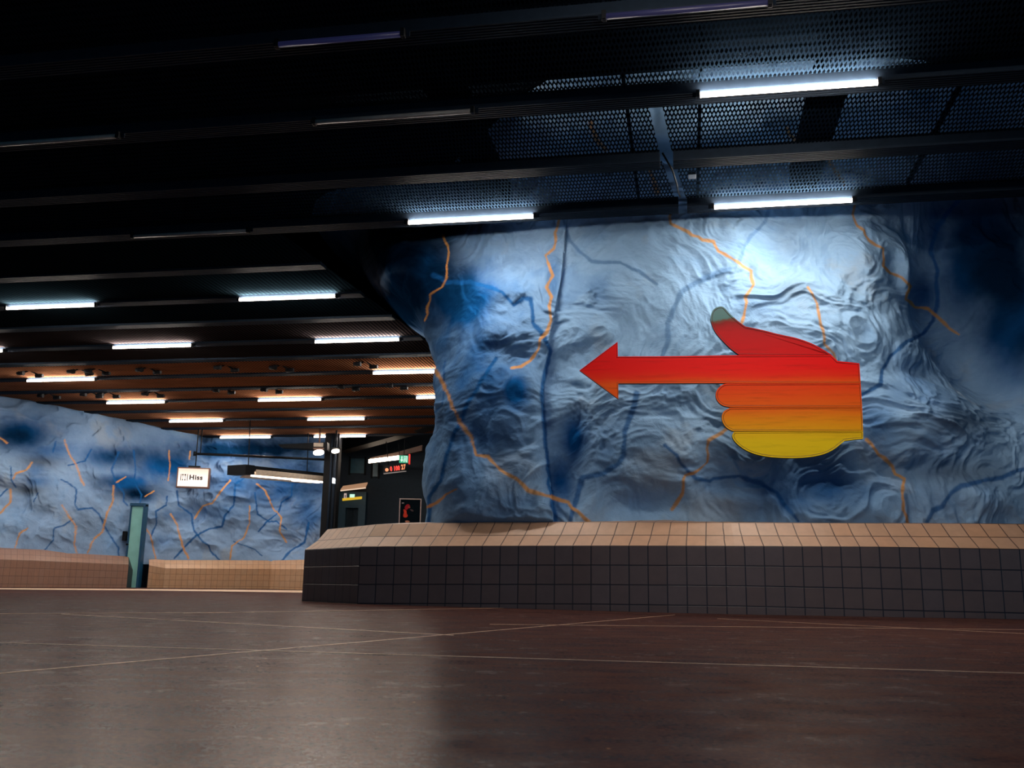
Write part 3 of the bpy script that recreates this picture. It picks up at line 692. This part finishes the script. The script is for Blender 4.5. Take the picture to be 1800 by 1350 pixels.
# ------------------------------------------------------------------ pointing hand sign
PL = at_y(1020, 655, 7.92); PR = at_y(1515, 655, 7.62)
du = (PR - PL); du.z = 0; du.normalize(); nn = Vector((-du.y, du.x, 0))      # nn points to the rock
def on_plane(x, y):
    px, py = 980 + x / 3.1034, 500 + y / 3.1034; r = ray(px, py); return ORG + r * ((PL - ORG).dot(nn) / r.dot(nn))
def paint_mat(name, stops, z0, z1, seed):
    t = NT(name); tc = t.n('ShaderNodeTexCoord'); sp = t.n('ShaderNodeSeparateXYZ'); t.l(tc.outputs['Object'], sp.inputs[0])
    grain = t.noise(2.2, 8, 0.7, t.mapping((1.0, 1.0, 16.0))); cloud = t.noise(2.6, 4, 0.6, t.mapping((1, 1, 3)))
    mr = t.n('ShaderNodeMapRange'); t.l(sp.outputs[2], mr.inputs[0]); mr.inputs[1].default_value = z0; mr.inputs[2].default_value = z1
    fac = t.math('ADD', mr.outputs[0], t.math('MULTIPLY', t.math('SUBTRACT', cloud.outputs[0], 0.5), 0.35), clamp=True)
    c = t.ramp(fac, stops)
    c = t.mix(t.ramp(grain.outputs[0], [(0.3, (0, 0, 0, 1)), (0.52, (0, 0, 0, 1)), (0.8, (1, 1, 1, 1))]), c, (0.10, 0.01, 0.0, 1))
    c2 = t.mix(0.35, t.ramp(fac, stops), c)
    fl = t.noise(30, 4, 0.7, t.mapping((0.7, 0.7, 3)))
    c3 = t.mix(t.ramp(fl.outputs[0], [(0.70, (0, 0, 0, 1)), (0.76, (0.35, 0.35, 0.35, 1))]), c2, srgb(120, 40, 20))
    return t.set(Base_Color=c3, Roughness=0.5, Specular_IOR_Level=0.2, Normal=t.bump(grain.outputs[0], 0.12, 0.004))
def zy(y): return on_plane(800, y).z
groove = plain('dark incised outline', srgb(84, 22, 14), 0.6); side = plain('dark painted plank edge', srgb(16, 28, 42), 0.6)
RED = srgb(236, 12, 10); 
mats = {
 'thumb': paint_mat('red thumb paint', [(0.0, srgb(226, 6, 12)), (0.48, srgb(196, 8, 16)), (0.64, srgb(150, 20, 18)), (0.70, srgb(110, 78, 62)), (0.735, srgb(92, 134, 132)), (1.0, srgb(104, 140, 140))], zy(400), zy(125), 1),
 'index': paint_mat('red index paint', [(0.0, srgb(254, 96, 6)), (0.28, srgb(254, 46, 2)), (0.6, srgb(254, 12, 2)), (1.0, srgb(250, 4, 4))], zy(548), zy(420), 2),
 'middle': paint_mat('orange red paint', [(0.0, srgb(254, 108, 6)), (0.5, srgb(254, 84, 4)), (1.0, srgb(252, 62, 4))], zy(678), zy(545), 3),
 'ring': paint_mat('orange paint', [(0.0, srgb(254, 178, 6)), (0.55, srgb(254, 146, 6)), (1.0, srgb(252, 96, 8))], zy(806), zy(678), 4),
 'little': paint_mat('yellow paint', [(0.0, srgb(252, 216, 16)), (0.6, srgb(254, 214, 14)), (1.0, srgb(252, 196, 14))], zy(950), zy(806), 5)}
hand = thing('pointing_hand_sign', 'large wooden hand sign painted red to yellow, pointing left with an arrow-tipped finger', 'sign')
def arc(pts, n=4):                       # Catmull-Rom smoothing of an open outline
    out = []; q = [pts[0]] + pts + [pts[-1]]
    for i in range(1, len(q) - 2):
        for k in range(n):
            t = k / n; f = lambda a, b, c, d: 0.5 * (2 * b + (c - a) * t + (2 * a - 5 * b + 4 * c - d) * t * t + (3 * b - a - 3 * c + d) * t ** 3)
            out.append((f(*[p[0] for p in q[i - 1:i + 3]]), f(*[p[1] for p in q[i - 1:i + 3]])))
    out.append(pts[-1]); return out
outl = {
 'thumb': arc([(988, 391), (940, 355), (895, 310), (860, 268), (840, 225), (833, 190), (842, 155), (862, 135), (888, 128), (908, 135), (940, 170), (985, 210), (1018, 234)]) + arc([(1022, 237), (1110, 255), (1200, 278), (1300, 300), (1380, 328), (1440, 360), (1490, 391)]),
 'index': [(122, 475), (328, 320), (330, 400), (640, 398), (985, 393), (1489, 393), (1522, 425), (1580, 430), (1640, 437), (1647, 544), (920, 544), (332, 546), (332, 630)],
 'middle': [(1647, 546), (1655, 674)] + arc([(938, 674), (905, 668), (880, 652), (865, 630), (861, 605), (868, 582), (885, 562), (905, 550), (922, 546)]),
 'ring': [(1655, 676), (1660, 805)] + arc([(952, 804), (925, 790), (905, 768), (894, 738), (897, 712), (910, 694), (940, 677)]),
 'little': [(1660, 807), (1661, 846), (1610, 851), (1560, 858)] + arc([(1560, 858), (1535, 878), (1500, 905), (1440, 932), (1350, 948), (1250, 951), (1150, 945), (1070, 928), (1010, 900), (968, 865), (950, 832), (960, 808)])}
nm = {'thumb': 'thumb_plank', 'index': 'index_finger_plank', 'middle': 'middle_finger_plank', 'ring': 'ring_finger_plank', 'little': 'little_finger_plank'}
lb = {'thumb': 'red thumb with a grey green tip', 'index': 'red arrow-tipped finger plank', 'middle': 'orange red curled finger plank', 'ring': 'orange curled finger plank', 'little': 'yellow lowest plank'}
for key, ol in outl.items():
    bm = bmesh.new(); pts = []
    for p in ol:
        if not pts or math.hypot(p[0] - pts[-1][0], p[1] - pts[-1][1]) > 2: pts.append(p)
    vsx = [bm.verts.new(on_plane(*p)) for p in pts]
    f = bm.faces.new(vsx); f.normal_update()
    if f.normal.dot(nn) > 0: bmesh.ops.reverse_faces(bm, faces=[f])
    front_f = f
    ex = bmesh.ops.extrude_face_region(bm, geom=[f])                   # back side
    nv = [e for e in ex['geom'] if isinstance(e, bmesh.types.BMVert)]
    nf = [e for e in ex['geom'] if isinstance(e, bmesh.types.BMFace)]
    for v in bm.verts: pass
    bmesh.ops.translate(bm, verts=nv, vec=-nn * 0.045)                 # the new cap comes towards the viewer
    for ff in bm.faces: ff.material_index = 2
    cap = nf[0]
    bmesh.ops.inset_region(bm, faces=[cap], thickness=0.011, depth=0); r1_ = cap
    for ff in bm.faces:
        if abs(ff.normal.dot(nn)) > 0.9 and ff.calc_center_median().dot(nn) < PL.dot(nn) - 0.02: ff.material_index = 0
    before = set(bm.faces)
    bmesh.ops.inset_region(bm, faces=[cap], thickness=0.004, depth=-0.002)
    for ff in set(bm.faces) - before: ff.material_index = 1
    bmesh.ops.recalc_face_normals(bm, faces=bm.faces)
    me = bpy.data.meshes.new(nm[key]); bm.to_mesh(me); bm.free()
    link(nm[key], me, [mats[key], groove, side], hand, lb[key])
for (x, y) in ((1050, 470), (1560, 500), (1250, 850), (700, 425)):
    p = on_plane(x, y); MB().tube([p, p + nn * 0.72], 0.014, 8).build('wall_bracket', M['black'], hand)

# ------------------------------------------------------------------ teal door between the far benches
yd = 20.95
bl, br = at_y(222, 1034, yd), at_y(243.0, 1034, yd); tl_, tr_ = at_y(226.5, 885.5, yd), at_y(254.5, 888.5, yd)
zt = (tl_.z + tr_.z) / 2; x0, x1 = (bl.x + tl_.x) / 2 + 0.02, (br.x + tr_.x) / 2 - 0.02
# the leaf stands slightly oblique: right edge nearer
dr = thing('door_1', None, None, (0, 0, 0)); dr['kind'] = 'structure'
MB().box(x0, x1, yd, yd + 0.05, 0.0, zt - 0.03).build('door_leaf', M['teal'], dr, bevel=0.004)
mb = MB(); mb.box(x1, x1 + 0.045, yd - 0.06, yd + 0.12, 0, zt).box(x0 - 0.035, x0, yd - 0.01, yd + 0.12, 0, zt).box(x0 - 0.035, x1 + 0.045, yd - 0.05, yd + 0.12, zt - 0.03, zt + 0.03)
mb.build('door_frame', M['navy'], dr)
hp = at_y(219, 942, yd - 0.05); MB().box(hp.x - 0.035, hp.x + 0.035, yd - 0.09, yd + 0.02, hp.z - 0.10, hp.z + 0.10).build('door_handle', M['black'], dr, bevel=0.008)
hp = at_y(222.5, 957, yd - 0.02); MB().tube([(hp.x + 0.01, yd, hp.z), (hp.x + 0.01, yd - 0.03, hp.z)], 0.022).box(hp.x, hp.x + 0.05, yd - 0.04, yd - 0.03, hp.z - 0.008, hp.z + 0.008).build('door_latch', M['black'], dr)

# ------------------------------------------------------------------ hanging lift sign
ys = 22.3
tl_, br_ = at_y(315.2, 823.6, ys), at_y(363.5, 855.5, ys); w = br_.x - tl_.x; h = tl_.z - br_.z
c = (tl_ + br_) / 2; sign = thing('lift_sign', 'small lit box sign reading Hiss, hanging before the blue rock wall', 'sign')
sign.location = c; sign.rotation_euler = (0, 0, math.radians(8))
MB().box(-w / 2 - 0.03, w / 2 + 0.03, 0.0, 0.16, -h / 2 - 0.035, h / 2 + 0.03).build('sign_housing', M['brownframe'], sign, bevel=0.006)
gm = NT('backlit warm panel'); gv = gm.mapping((1, 1, 1)); gs = gm.n('ShaderNodeSeparateXYZ'); gm.l(gv, gs.inputs[0])
mr = gm.n('ShaderNodeMapRange'); gm.l(gs.outputs[2], mr.inputs[0]); mr.inputs[1].default_value = -h / 2; mr.inputs[2].default_value = h / 2
gc = gm.ramp(mr.outputs[0], [(0.0, (1.0, 0.93, 0.88, 1)), (0.5, (0.98, 0.80, 0.70, 1)), (1.0, (0.72, 0.50, 0.36, 1))])
gm.set(Base_Color=(0.3, 0.3, 0.3, 1), Emission_Color=gc, Emission_Strength=1.0, Roughness=0.4)
MB().box(-w / 2, w / 2, -0.012, 0.004, -h / 2, h / 2).build('lit_panel', gm.m, sign)
ink = plain('black sign ink', srgb(30, 16, 12), 0.6)
def text(name, s, size, loc, mat, parent, rot=(math.pi / 2, 0, 0), sx=1.0, ext=0.002):
    cu = bpy.data.curves.new(name, 'FONT'); cu.body = s; cu.size = size; cu.extrude = ext; cu.offset = 0.0055 * size / 0.15; cu.space_character = 1.12
    t_ = bpy.data.objects.new(name, cu); C.objects.link(t_); bpy.context.view_layer.update()
    me = bpy.data.meshes.new_from_object(t_.evaluated_get(bpy.context.evaluated_depsgraph_get())); bpy.data.objects.remove(t_)
    me.materials.clear(); me.materials.append(mat); o = bpy.data.objects.new(name, me); C.objects.link(o); o.parent = parent
    o.location = loc; o.rotation_euler = rot; o.scale = (sx, 1, 1); return o
px_ = w / 48.3
text('lettering', 'Hiss', 0.150, (-w / 2 + 18.2 * px_, -0.014, -0.045), ink, sign, sx=1.05)
mb = MB(); xo = -w / 2 + 4.2 * px_; z0 = -0.075; z1 = 0.075; pw = 10.5 * px_
mb.box(xo, xo + 0.014, -0.016, -0.012, z0, z1).box(xo + pw, xo + pw + 0.014, -0.016, -0.012, z0, z1)
for q in (0.33, 0.70):
    cx = xo + pw * q
    mb.box(cx - 0.017, cx + 0.017, -0.016, -0.012, z1 - 0.030, z1 - 0.002)
    mb.tube([(cx, -0.012, z0 + 0.016), (cx, -0.016, z0 + 0.016)], 0.015, 10)
    mb.box(cx - 0.004, cx + 0.004, -0.0155, -0.012, z0 + 0.03, z1 - 0.03)
mb.build('pictogram', ink, sign)
MB().box(-0.13, 0.13, 0.03, 0.13, h / 2 + 0.03, h / 2 + 0.075).tube([(0.02, 0.08, h / 2 + 0.05), (0.02, 0.08, CEIL + 0.1 - c.z)], 0.013).build('hanger_rod', M['black'], sign)

# thin pipe beside the sign, carrying on to the pillar
p0, p1 = at_y(343, 797.5, 22.4), at_y(600, 809, 23.6)
o = MB().tube([p0, p1], 0.030).tube([p0 + Vector((0, 0, -0.05)), p0 + Vector((0, 0, 0.05))], 0.04).tube([p0 + Vector((0.12, 0, 0)), Vector((p0.x + 0.12, p0.y, CEIL))], 0.012).build('suspended_pipe', M['black'])
tag(o, 'thin dark pipe hung across the wall above the Hiss sign', 'pipe')

# long suspended lamp with two tubes
a0, a1 = at_y(441, 826, 21.2), at_y(569, 838.5, 23.4)
dlt = a1 - a0; L = dlt.length; dx = dlt.normalized(); dyv = Vector((-dx.y, dx.x, 0)).normalized(); dzv = dx.cross(dyv)
LM = Matrix(((dx.x, dyv.x, dzv.x, a0.x), (dx.y, dyv.y, dzv.y, a0.y), (dx.z, dyv.z, dzv.z, a0.z), (0, 0, 0, 1)))
lamp = thing('hanging_strip_lamp', 'long black hanging lamp with two lit tubes right of the Hiss sign', 'lamp', mat=LM)
MB().prism([Vector(p) for p in ((0, -0.05, -0.02), (0, 0.45, -0.10), (0, 0.45, 0.09), (0, -0.05, 0.09))], (L, 0, 0)).box(-0.24, 0.04, -0.07, 0.46, -0.11, 0.10).build('housing', M['black'], lamp)
MB().prism([Vector(p) for p in ((0.10, -0.06, -0.03), (0.10, 0.40, -0.15), (0.10, 0.40, -0.13), (0.10, -0.06, 0.0))], (L - 0.1, 0, 0)).prism([Vector(p) for p in ((0.10, -0.055, -0.10), (0.10, -0.055, 0.015), (0.10, -0.065, 0.015), (0.10, -0.065, -0.06))], (L - 0.1, 0, 0)).build('reflector', M['white_paint'], lamp)
MB().tube([(0.02, 0.0, -0.125), (L * 0.98, 0.0, -0.125)], 0.02).build('glass_tube', M['tube_small'], lamp)
MB().tube([(L * 0.62, 0.16, -0.13), (L - 0.04, 0.10, -0.13)], 0.02).build('glass_tube', M['tube_small'], lamp)
for sx in (0.02, L * 0.8): MB().tube([(sx, 0.1, 0.08), (sx, 0.1, 1.2)], 0.011).build('hanger_rod', M['black'], lamp)

# ------------------------------------------------------------------ dark corridor in the middle
yc = 27.5
navyd = plain('dark corridor wall', srgb(26, 44, 58), 0.8)
xL, xR = at_y(560, 900, yc).x, at_y(820, 900, yc).x
mb = MB(); mb.box(xL - 1.5, xR + 15.0, yc, yc + 0.3, 0, CEIL + 1.28); tag(mb.build('wall_corridor', navyd), kind='structure')
p = at_y(566, 900, 22.9); q = at_y(590, 900, 22.9)
pil = thing('pillar', 'slim black steel pillar with cable pipes at the corridor mouth', 'pillar')
MB().box(p.x - 0.02, q.x, 22.9, 23.25, 0, CEIL + 0.3).build('shaft', M['black'], pil)
for px0, r in ((577, 0.03), (583.5, 0.035)):
    a = at_y(px0, 900, 22.84); MB().tube([(a.x, 22.86, 0.2), (a.x, 22.86, CEIL)], r).build('conduit', M['beam'], pil)
for k_, (x, y, h_) in enumerate(((625, 815, 24), )):
    pass
for (xa, xb, ya, yb, nm_, lab) in ((617, 640, 806, 832, 'window_1', None), (656, 664, 815, 838, 'window_2', None)):
    a, b = at_y(xa, ya, yc - 0.02), at_y(xb, yb, yc - 0.02)
    o = thing(nm_, None, None); o['kind'] = 'structure'
    MB().box(a.x, b.x, yc - 0.04, yc - 0.01, b.z, a.z).build('pane', plain('dim teal glass', srgb(34, 84, 100), 0.3), o)
    MB().box(a.x - 0.05, a.x, yc - 0.07, yc, b.z - 0.05, a.z + 0.05).box(b.x, b.x + 0.05, yc - 0.07, yc, b.z - 0.05, a.z + 0.05).build('window_frame', M['black'], o)
# bulkhead sloping down along the corridor side
a, b = at_y(598, 792, 26.5), at_y(775, 742, 21.0)
d = b - a; nrm_ = Vector((0, 0, 1))
mb = MB(); mb.prism([a + Vector((0, 0, -0.02)), a + Vector((0, 0, 0.30)), b + Vector((0, 0, 0.55)), b + Vector((0, 0, -0.02))], (0.1, 0.5, 0))
tag(mb.build('trim_2', M['black']), kind='structure')
# wall side behind the exit sign
mb = MB(); mb.box(-17.3, -17.0, -3, 30, 0, CEIL + 1.28); tag(mb.build('wall_left', navyd), kind='structure')
mb = MB(); mb.box(-17.3, xL - 1.5, 29.0, 29.3, 0, CEIL + 1.28); tag(mb.build('wall_far', navyd), kind='structure')
# lift doorway with lit canopy
a, b = at_y(597, 864, yc - 0.3), at_y(641, 930, yc - 0.3)
lift = thing('lift_doorway', 'dark lift doorway under a lit beige canopy with a yellow bar', 'lift')
x0, x1 = a.x, b.x; ztp = a.z
teal_d = plain('dark teal lift frame', srgb(30, 72, 92), 0.5)
MB().box(x0, x0 + 0.20, yc - 0.32, yc, 0, ztp).box(x1 - 0.20, x1, yc - 0.32, yc, 0, ztp).box(x0 + 0.2, x1 - 0.2, yc - 0.32, yc, ztp - 0.45, ztp).build('door_frame', teal_d, lift)
MB().box(x0 + 0.2, (x0 + x1) / 2 - 0.005, yc - 0.1, yc - 0.06, 0, ztp - 0.45).build('door', plain('dark lift door', srgb(28, 46, 58), 0.3, 0.5), lift)
MB().box((x0 + x1) / 2 + 0.005, x1 - 0.2, yc - 0.1, yc - 0.06, 0, ztp - 0.45).build('door', plain('dark lift door b', srgb(28, 46, 58), 0.3, 0.5), lift)
ca_ = [at_y(598.6, 862, yc - 0.75), at_y(643, 857, yc - 0.75), at_y(646.2, 849.6, yc - 0.1), at_y(603, 856, yc - 0.1)]
MB().prism(ca_, (0, 0, 0.03)).build('canopy', glow('glowing canopy face', (0.50, 0.27, 0.15, 1), 0.75), lift, 'lit beige sloping canopy')  # a hidden tube's light on the canopy, put in as its own glow
MB().tube([ca_[0] + Vector((0, 0, -0.01)), ca_[1] + Vector((0, 0, -0.01))], 0.016).build('canopy_edge', glow('bright canopy edge', (0.9, 0.66, 0.48, 1), 0.9), lift)  # tube light along the lower edge, also put in as a glow
ybar = yc - 0.36
a, b = at_y(601.8, 878.0, ybar), at_y(636, 874.8, ybar)
MB().prism([a + Vector((0, 0, -0.035)), b + Vector((0, 0, -0.035)), b + Vector((0, 0, 0.035)), a + Vector((0, 0, 0.035))], (0, 0.05, 0)).build('yellow_bar', glow('lit yellow bar', (0.85, 0.52, 0.03, 1), 0.75), lift, 'lit yellow bar')
a = at_y(606.8, 871.8, ybar); MB().box(a.x - 0.035, a.x + 0.035, ybar, ybar + 0.02, a.z - 0.075, a.z + 0.075).build('notice', glow('pale notice', (0.7, 0.55, 0.5, 1), 0.7), lift)
MB().box(a.x - 0.010, a.x + 0.012, ybar - 0.004, ybar, a.z - 0.05, a.z + 0.03).build('notice_mark', ink, lift)
a = at_y(619.5, 871.6, ybar); MB().box(a.x - 0.075, a.x + 0.06, ybar, ybar + 0.03, a.z - 0.045, a.z + 0.045).build('floor_indicator', glow('pale green light', (0.55, 1.0, 0.72, 1), 1.1), lift, 'glowing pale green indicator')
MB().box(a.x - 0.12, a.x + 0.12, ybar + 0.005, ybar + 0.03, a.z - 0.035, a.z + 0.035).build('indicator_housing', teal_d, lift)

# corridor strip lamp
a, b = at_y(649, 809, 26.0), at_y(702, 802.5, 24.6)
st_ = thing('corridor_strip_lamp', 'lit strip lamp ending at the green exit sign', 'lamp')
MB().tube([a, b], 0.026).build('glass_tube', M['tube_small'], st_)
MB().tube([a + Vector((0, 0, -0.055)), b + Vector((0, 0, -0.055))], 0.026).build('glass_tube', M['tube_small'], st_)
e1 = at_y(742, 792, 23.9)
MB().prism([a + Vector((0, 0.05, 0.03)), b + Vector((0, 0.05, 0.03)), e1, e1 + Vector((0, 0, 0.14)), b + Vector((0, 0.05, 0.14)), a + Vector((0, 0.05, 0.07))], (0.02, 0.16, 0.0)).build('reflector', plain('dull brown reflector', srgb(96, 76, 66), 0.6), st_)

# exit sign
ye = 23.6
a, b = at_y(702.2, 800.6, ye), at_y(717.0, 814.0, ye)
ex = thing('exit_sign', 'small green lit exit sign with white arrow and door', 'sign')
cx, cz = (a.x + b.x) / 2, (a.z + b.z) / 2; wx, hz = (b.x - a.x) / 2, (a.z - b.z) / 2
MB().box(cx - wx - 0.01, cx + wx + 0.01, ye, ye + 0.10, cz - hz - 0.01, cz + hz + 0.015).build('sign_housing', M['black'], ex)
MB().box(cx - wx, cx + wx, ye - 0.008, ye, cz - hz, cz + hz).build('green_face', glow('exit green', (0.005, 0.34, 0.17, 1), 1.0), ex, 'glowing green face')
wt = glow('exit white', (0.62, 0.95, 0.8, 1), 0.85)
ax = cx - wx * 0.42
MB().box(ax - 0.014, ax + 0.014, ye - 0.014, ye - 0.008, cz - hz * 0.1, cz + hz * 0.8).prism([Vector((ax - 0.042, ye - 0.014, cz - hz * 0.1)), Vector((ax + 0.042, ye - 0.014, cz - hz * 0.1)), Vector((ax, ye - 0.014, cz - hz * 0.75))], (0, 0.006, 0)).build('arrow_mark', wt, ex)
dxx = cx + wx * 0.30
MB().box(dxx - 0.035, dxx - 0.027, ye - 0.014, ye - 0.008, cz - hz * 0.8, cz + hz * 0.8).box(dxx + 0.035, dxx + 0.058, ye - 0.014, ye - 0.008, cz - hz * 0.8, cz + hz * 0.85).box(dxx - 0.03, dxx + 0.04, ye - 0.014, ye - 0.008, cz + hz * 0.7, cz + hz * 0.85).box(dxx - 0.012, dxx + 0.018, ye - 0.014, ye - 0.008, cz - hz * 0.3, cz + hz * 0.3).tube([(dxx + 0.004, ye - 0.014, cz + hz * 0.47), (dxx + 0.004, ye - 0.008, cz + hz * 0.47)], 0.013).box(dxx - 0.022, dxx - 0.006, ye - 0.014, ye - 0.008, cz - hz * 0.75, cz - hz * 0.3).box(dxx + 0.010, dxx + 0.026, ye - 0.014, ye - 0.008, cz - hz * 0.65, cz - hz * 0.3).build('door_mark', wt, ex)
MB().box(cx + wx + 0.012, cx + wx + 0.045, ye - 0.01, ye + 0.12, cz - hz - 0.02, cz + hz + 0.04).build('side_panel', glow('red side', (0.75, 0.03, 0.02, 1), 0.9), ex, 'glowing red side panel')
MB().tube([(cx, ye + 0.05, cz + hz), (cx, ye + 0.05, CEIL + 0.2)], 0.008).build('hanger_rod', M['black'], ex)

# led display
a, b = at_y(676.5, 830.5, 24.2), at_y(712, 826.5, 24.2)
led = thing('led_display', 'narrow dark display with glowing red figures below the exit sign', 'display')
up = Vector((0, 0, 0.165)); w = (b - a).length; dx = (b - a).normalized()
DM = Matrix(((dx.x, 0, -dx.z, a.x), (0, 1, 0, a.y), (dx.z, 0, dx.x, a.z), (0, 0, 0, 1))); led.matrix_world = DM
MB().box(-0.02, w + 0.02, 0, 0.10, -0.03, 0.18).build('display_housing', M['black'], led)
MB().box(-0.03, w + 0.03, -0.04, 0.0, -0.045, -0.02).build('lower_ledge', M['steel'], led)
MB().tube([(0.1, 0.05, 0.15), (0.1, 0.05, CEIL + 0.2 - a.z)], 0.01).tube([(0.4, 0.05, 0.15), (0.4, 0.05, CEIL + 0.2 - a.z)], 0.01).build('hanger_rod', M['black'], led)
rd = glow('red led', (1.0, 0.035, 0.02, 1), 1.3); od = glow('orange led', (1.0, 0.30, 0.12, 1), 1.1)
MB().tube([(0.055, -0.01, 0.06), (0.055, 0.0, 0.06)], 0.042, 16).build('round_symbol', od, led)
text('red_digits', '0 100', 0.155, (0.14, -0.008, 0.02), rd, led, sx=0.62)
text('orange_digits', '27', 0.165, (0.42, -0.008, 0.03), od, led, sx=0.62)

# poster
yp = 23.0
a, b = at_y(704.2, 877.8, yp), at_y(737.5, 930, yp)
po = thing('framed_poster', 'dark framed poster with a red figure, left of the rock column base', 'poster')
MB().box(a.x, b.x, yp, yp + 0.04, b.z, a.z).build('poster_print', plain('dark poster print', srgb(12, 20, 26), 0.9, spec=0.0), po)
fr_ = M['steel']; frm = plain('pale poster frame', srgb(170, 150, 146), 0.4)
MB().box(a.x + 0.05, a.x + 0.11, yp + 0.01, yp + 0.04, 0, b.z + 0.02).box(b.x - 0.11, b.x - 0.05, yp + 0.01, yp + 0.04, 0, b.z + 0.02).build('poster_stand', M['black'], po)
mb = MB(); t_ = 0.022
mb.box(a.x - t_, a.x, yp - 0.03, yp + 0.05, b.z, a.z + t_).box(b.x, b.x + t_, yp - 0.03, yp + 0.05, b.z, a.z + t_).box(a.x, b.x, yp - 0.03, yp + 0.05, a.z, a.z + t_); mb.build('frame', frm, po)
def blot(nm_, pts, col):
    P_ = [at_y(690 + x / 22.5, 860 + y / 22.5, yp - 0.004) for x, y in arc(pts + [pts[0]], 3)[:-1]]
    MB().prism(P_, (0, 0.003, 0)).build(nm_, plain(nm_ + ' ink', col, 0.8, 0, 0.3, 60, spec=0.0), po)
blot('printed_figure', [(480, 720), (520, 640), (600, 590), (670, 620), (690, 690), (620, 760), (560, 820), (500, 790)], srgb(150, 34, 44))
blot('printed_face', [(600, 700), (640, 660), (690, 680), (700, 730), (640, 750)], srgb(150, 90, 70))
blot('printed_figure', [(430, 800), (480, 800), (550, 860), (560, 960), (600, 1030), (560, 1110), (450, 1110), (420, 1030), (450, 930)], srgb(190, 62, 46))
blot('printed_hand', [(680, 800), (740, 790), (820, 830), (820, 880), (760, 870)], srgb(78, 66, 70))
blot('printed_base', [(500, 1250), (600, 1235), (680, 1270), (640, 1310), (520, 1310)], srgb(180, 120, 96))
mb = MB()
for k_ in range(4):
    q = at_y(690 + (378 + k_ * 22) / 22.5, 860 + 545 / 22.5, yp - 0.004); mb.box(q.x - 0.005, q.x + 0.005, yp - 0.006, yp, q.z - 0.012, q.z + 0.012)
mb.build('poster_caption', frm, po)

# two small glowing lamps on the pillar head
def head_lamp(xa, xb, ya, yb, lab, yy, brk):
    a, b = at_y(xa, (ya + yb) / 2 + 0.8, yy), at_y(xb, (ya + yb) / 2 - 0.8, yy); r = (at_y(xa, ya, yy).z - at_y(xa, yb, yy).z) / 2
    root = thing('pillar_lamp', lab, 'lamp'); L_ = b - a; n_ = 9
    pts = [a + L_ * (0.5 - 0.5 * math.cos(math.pi * k_ / (n_ - 1))) for k_ in range(n_)]
    MB().tube(pts, [max(0.02, r * math.sin(math.pi * k_ / (n_ - 1)) ** 0.6) for k_ in range(n_)], 14).build('glass_globe', glow('bright globe', (1, 0.85, 0.7, 1), 5), root)
    c_ = (a + b) / 2; MB().box(c_.x - 0.12, c_.x + 0.12, yy - 0.06, yy + 0.1, c_.z + r * 1.15, c_.z + r * 1.6).tube([c_ + Vector((0, 0.02, r)), Vector((c_.x, yy + 0.02, CEIL + 0.05))], 0.02).build('lamp_bracket', M['brownframe'] if brk else M['black'], root)
    if brk:
        MB().box(c_.x - 0.12, c_.x + 0.10, yy - 0.04, yy + 0.02, c_.z + r * 2.0, c_.z + r * 3.3).build('reflector_plate', M['white_paint'], root)
head_lamp(550.8, 569.5, 790.5, 800.5, 'brighter glowing lamp, left of the black pillar top', 22.2, True)
head_lamp(583.0, 596.5, 789.0, 797.0, 'smaller glowing lamp, right of the black pillar top', 22.4, False)
a = at_y(585.5, 844.5, 22.7)
o = MB().tube([a + Vector((0, 0, 0.022)), a + Vector((0, 0, 0.05))], 0.017).tube([a + Vector((0, 0, -0.05)), a + Vector((0, 0, -0.012))], 0.02).box(a.x - 0.02, a.x + 0.02, a.y + 0.0, a.y + 0.2, a.z - 0.06, a.z + 0.06).build('indicator_light', glow('white indicator', (0.9, 0.95, 1, 1), 2.0))
tag(o, 'tiny white double indicator light halfway up the black pillar', 'light')
o = MB().prism([at_y(489, 781, 22.2), at_y(575, 777, 22.2), at_y(575, 791, 22.2), at_y(493, 786, 22.2)], (0, 0.3, 0)).build('duct_box', M['black'])
tag(o, 'black duct box tapering left from the pillar top', 'duct')

# ------------------------------------------------------------------ roots sit at the base of what they carry
bpy.context.view_layer.update()
for r in [o for o in bpy.data.objects if o.type == 'EMPTY' and o.children]:
    if r.matrix_world.translation.length > 1e-6: continue
    pts = [ch.matrix_world @ Vector(c) for ch in r.children for c in ch.bound_box]
    c = Vector(((min(p.x for p in pts) + max(p.x for p in pts)) / 2, (min(p.y for p in pts) + max(p.y for p in pts)) / 2, min(p.z for p in pts)))
    r.location = c
    for ch in r.children: ch.matrix_parent_inverse = Matrix.Translation(-c)
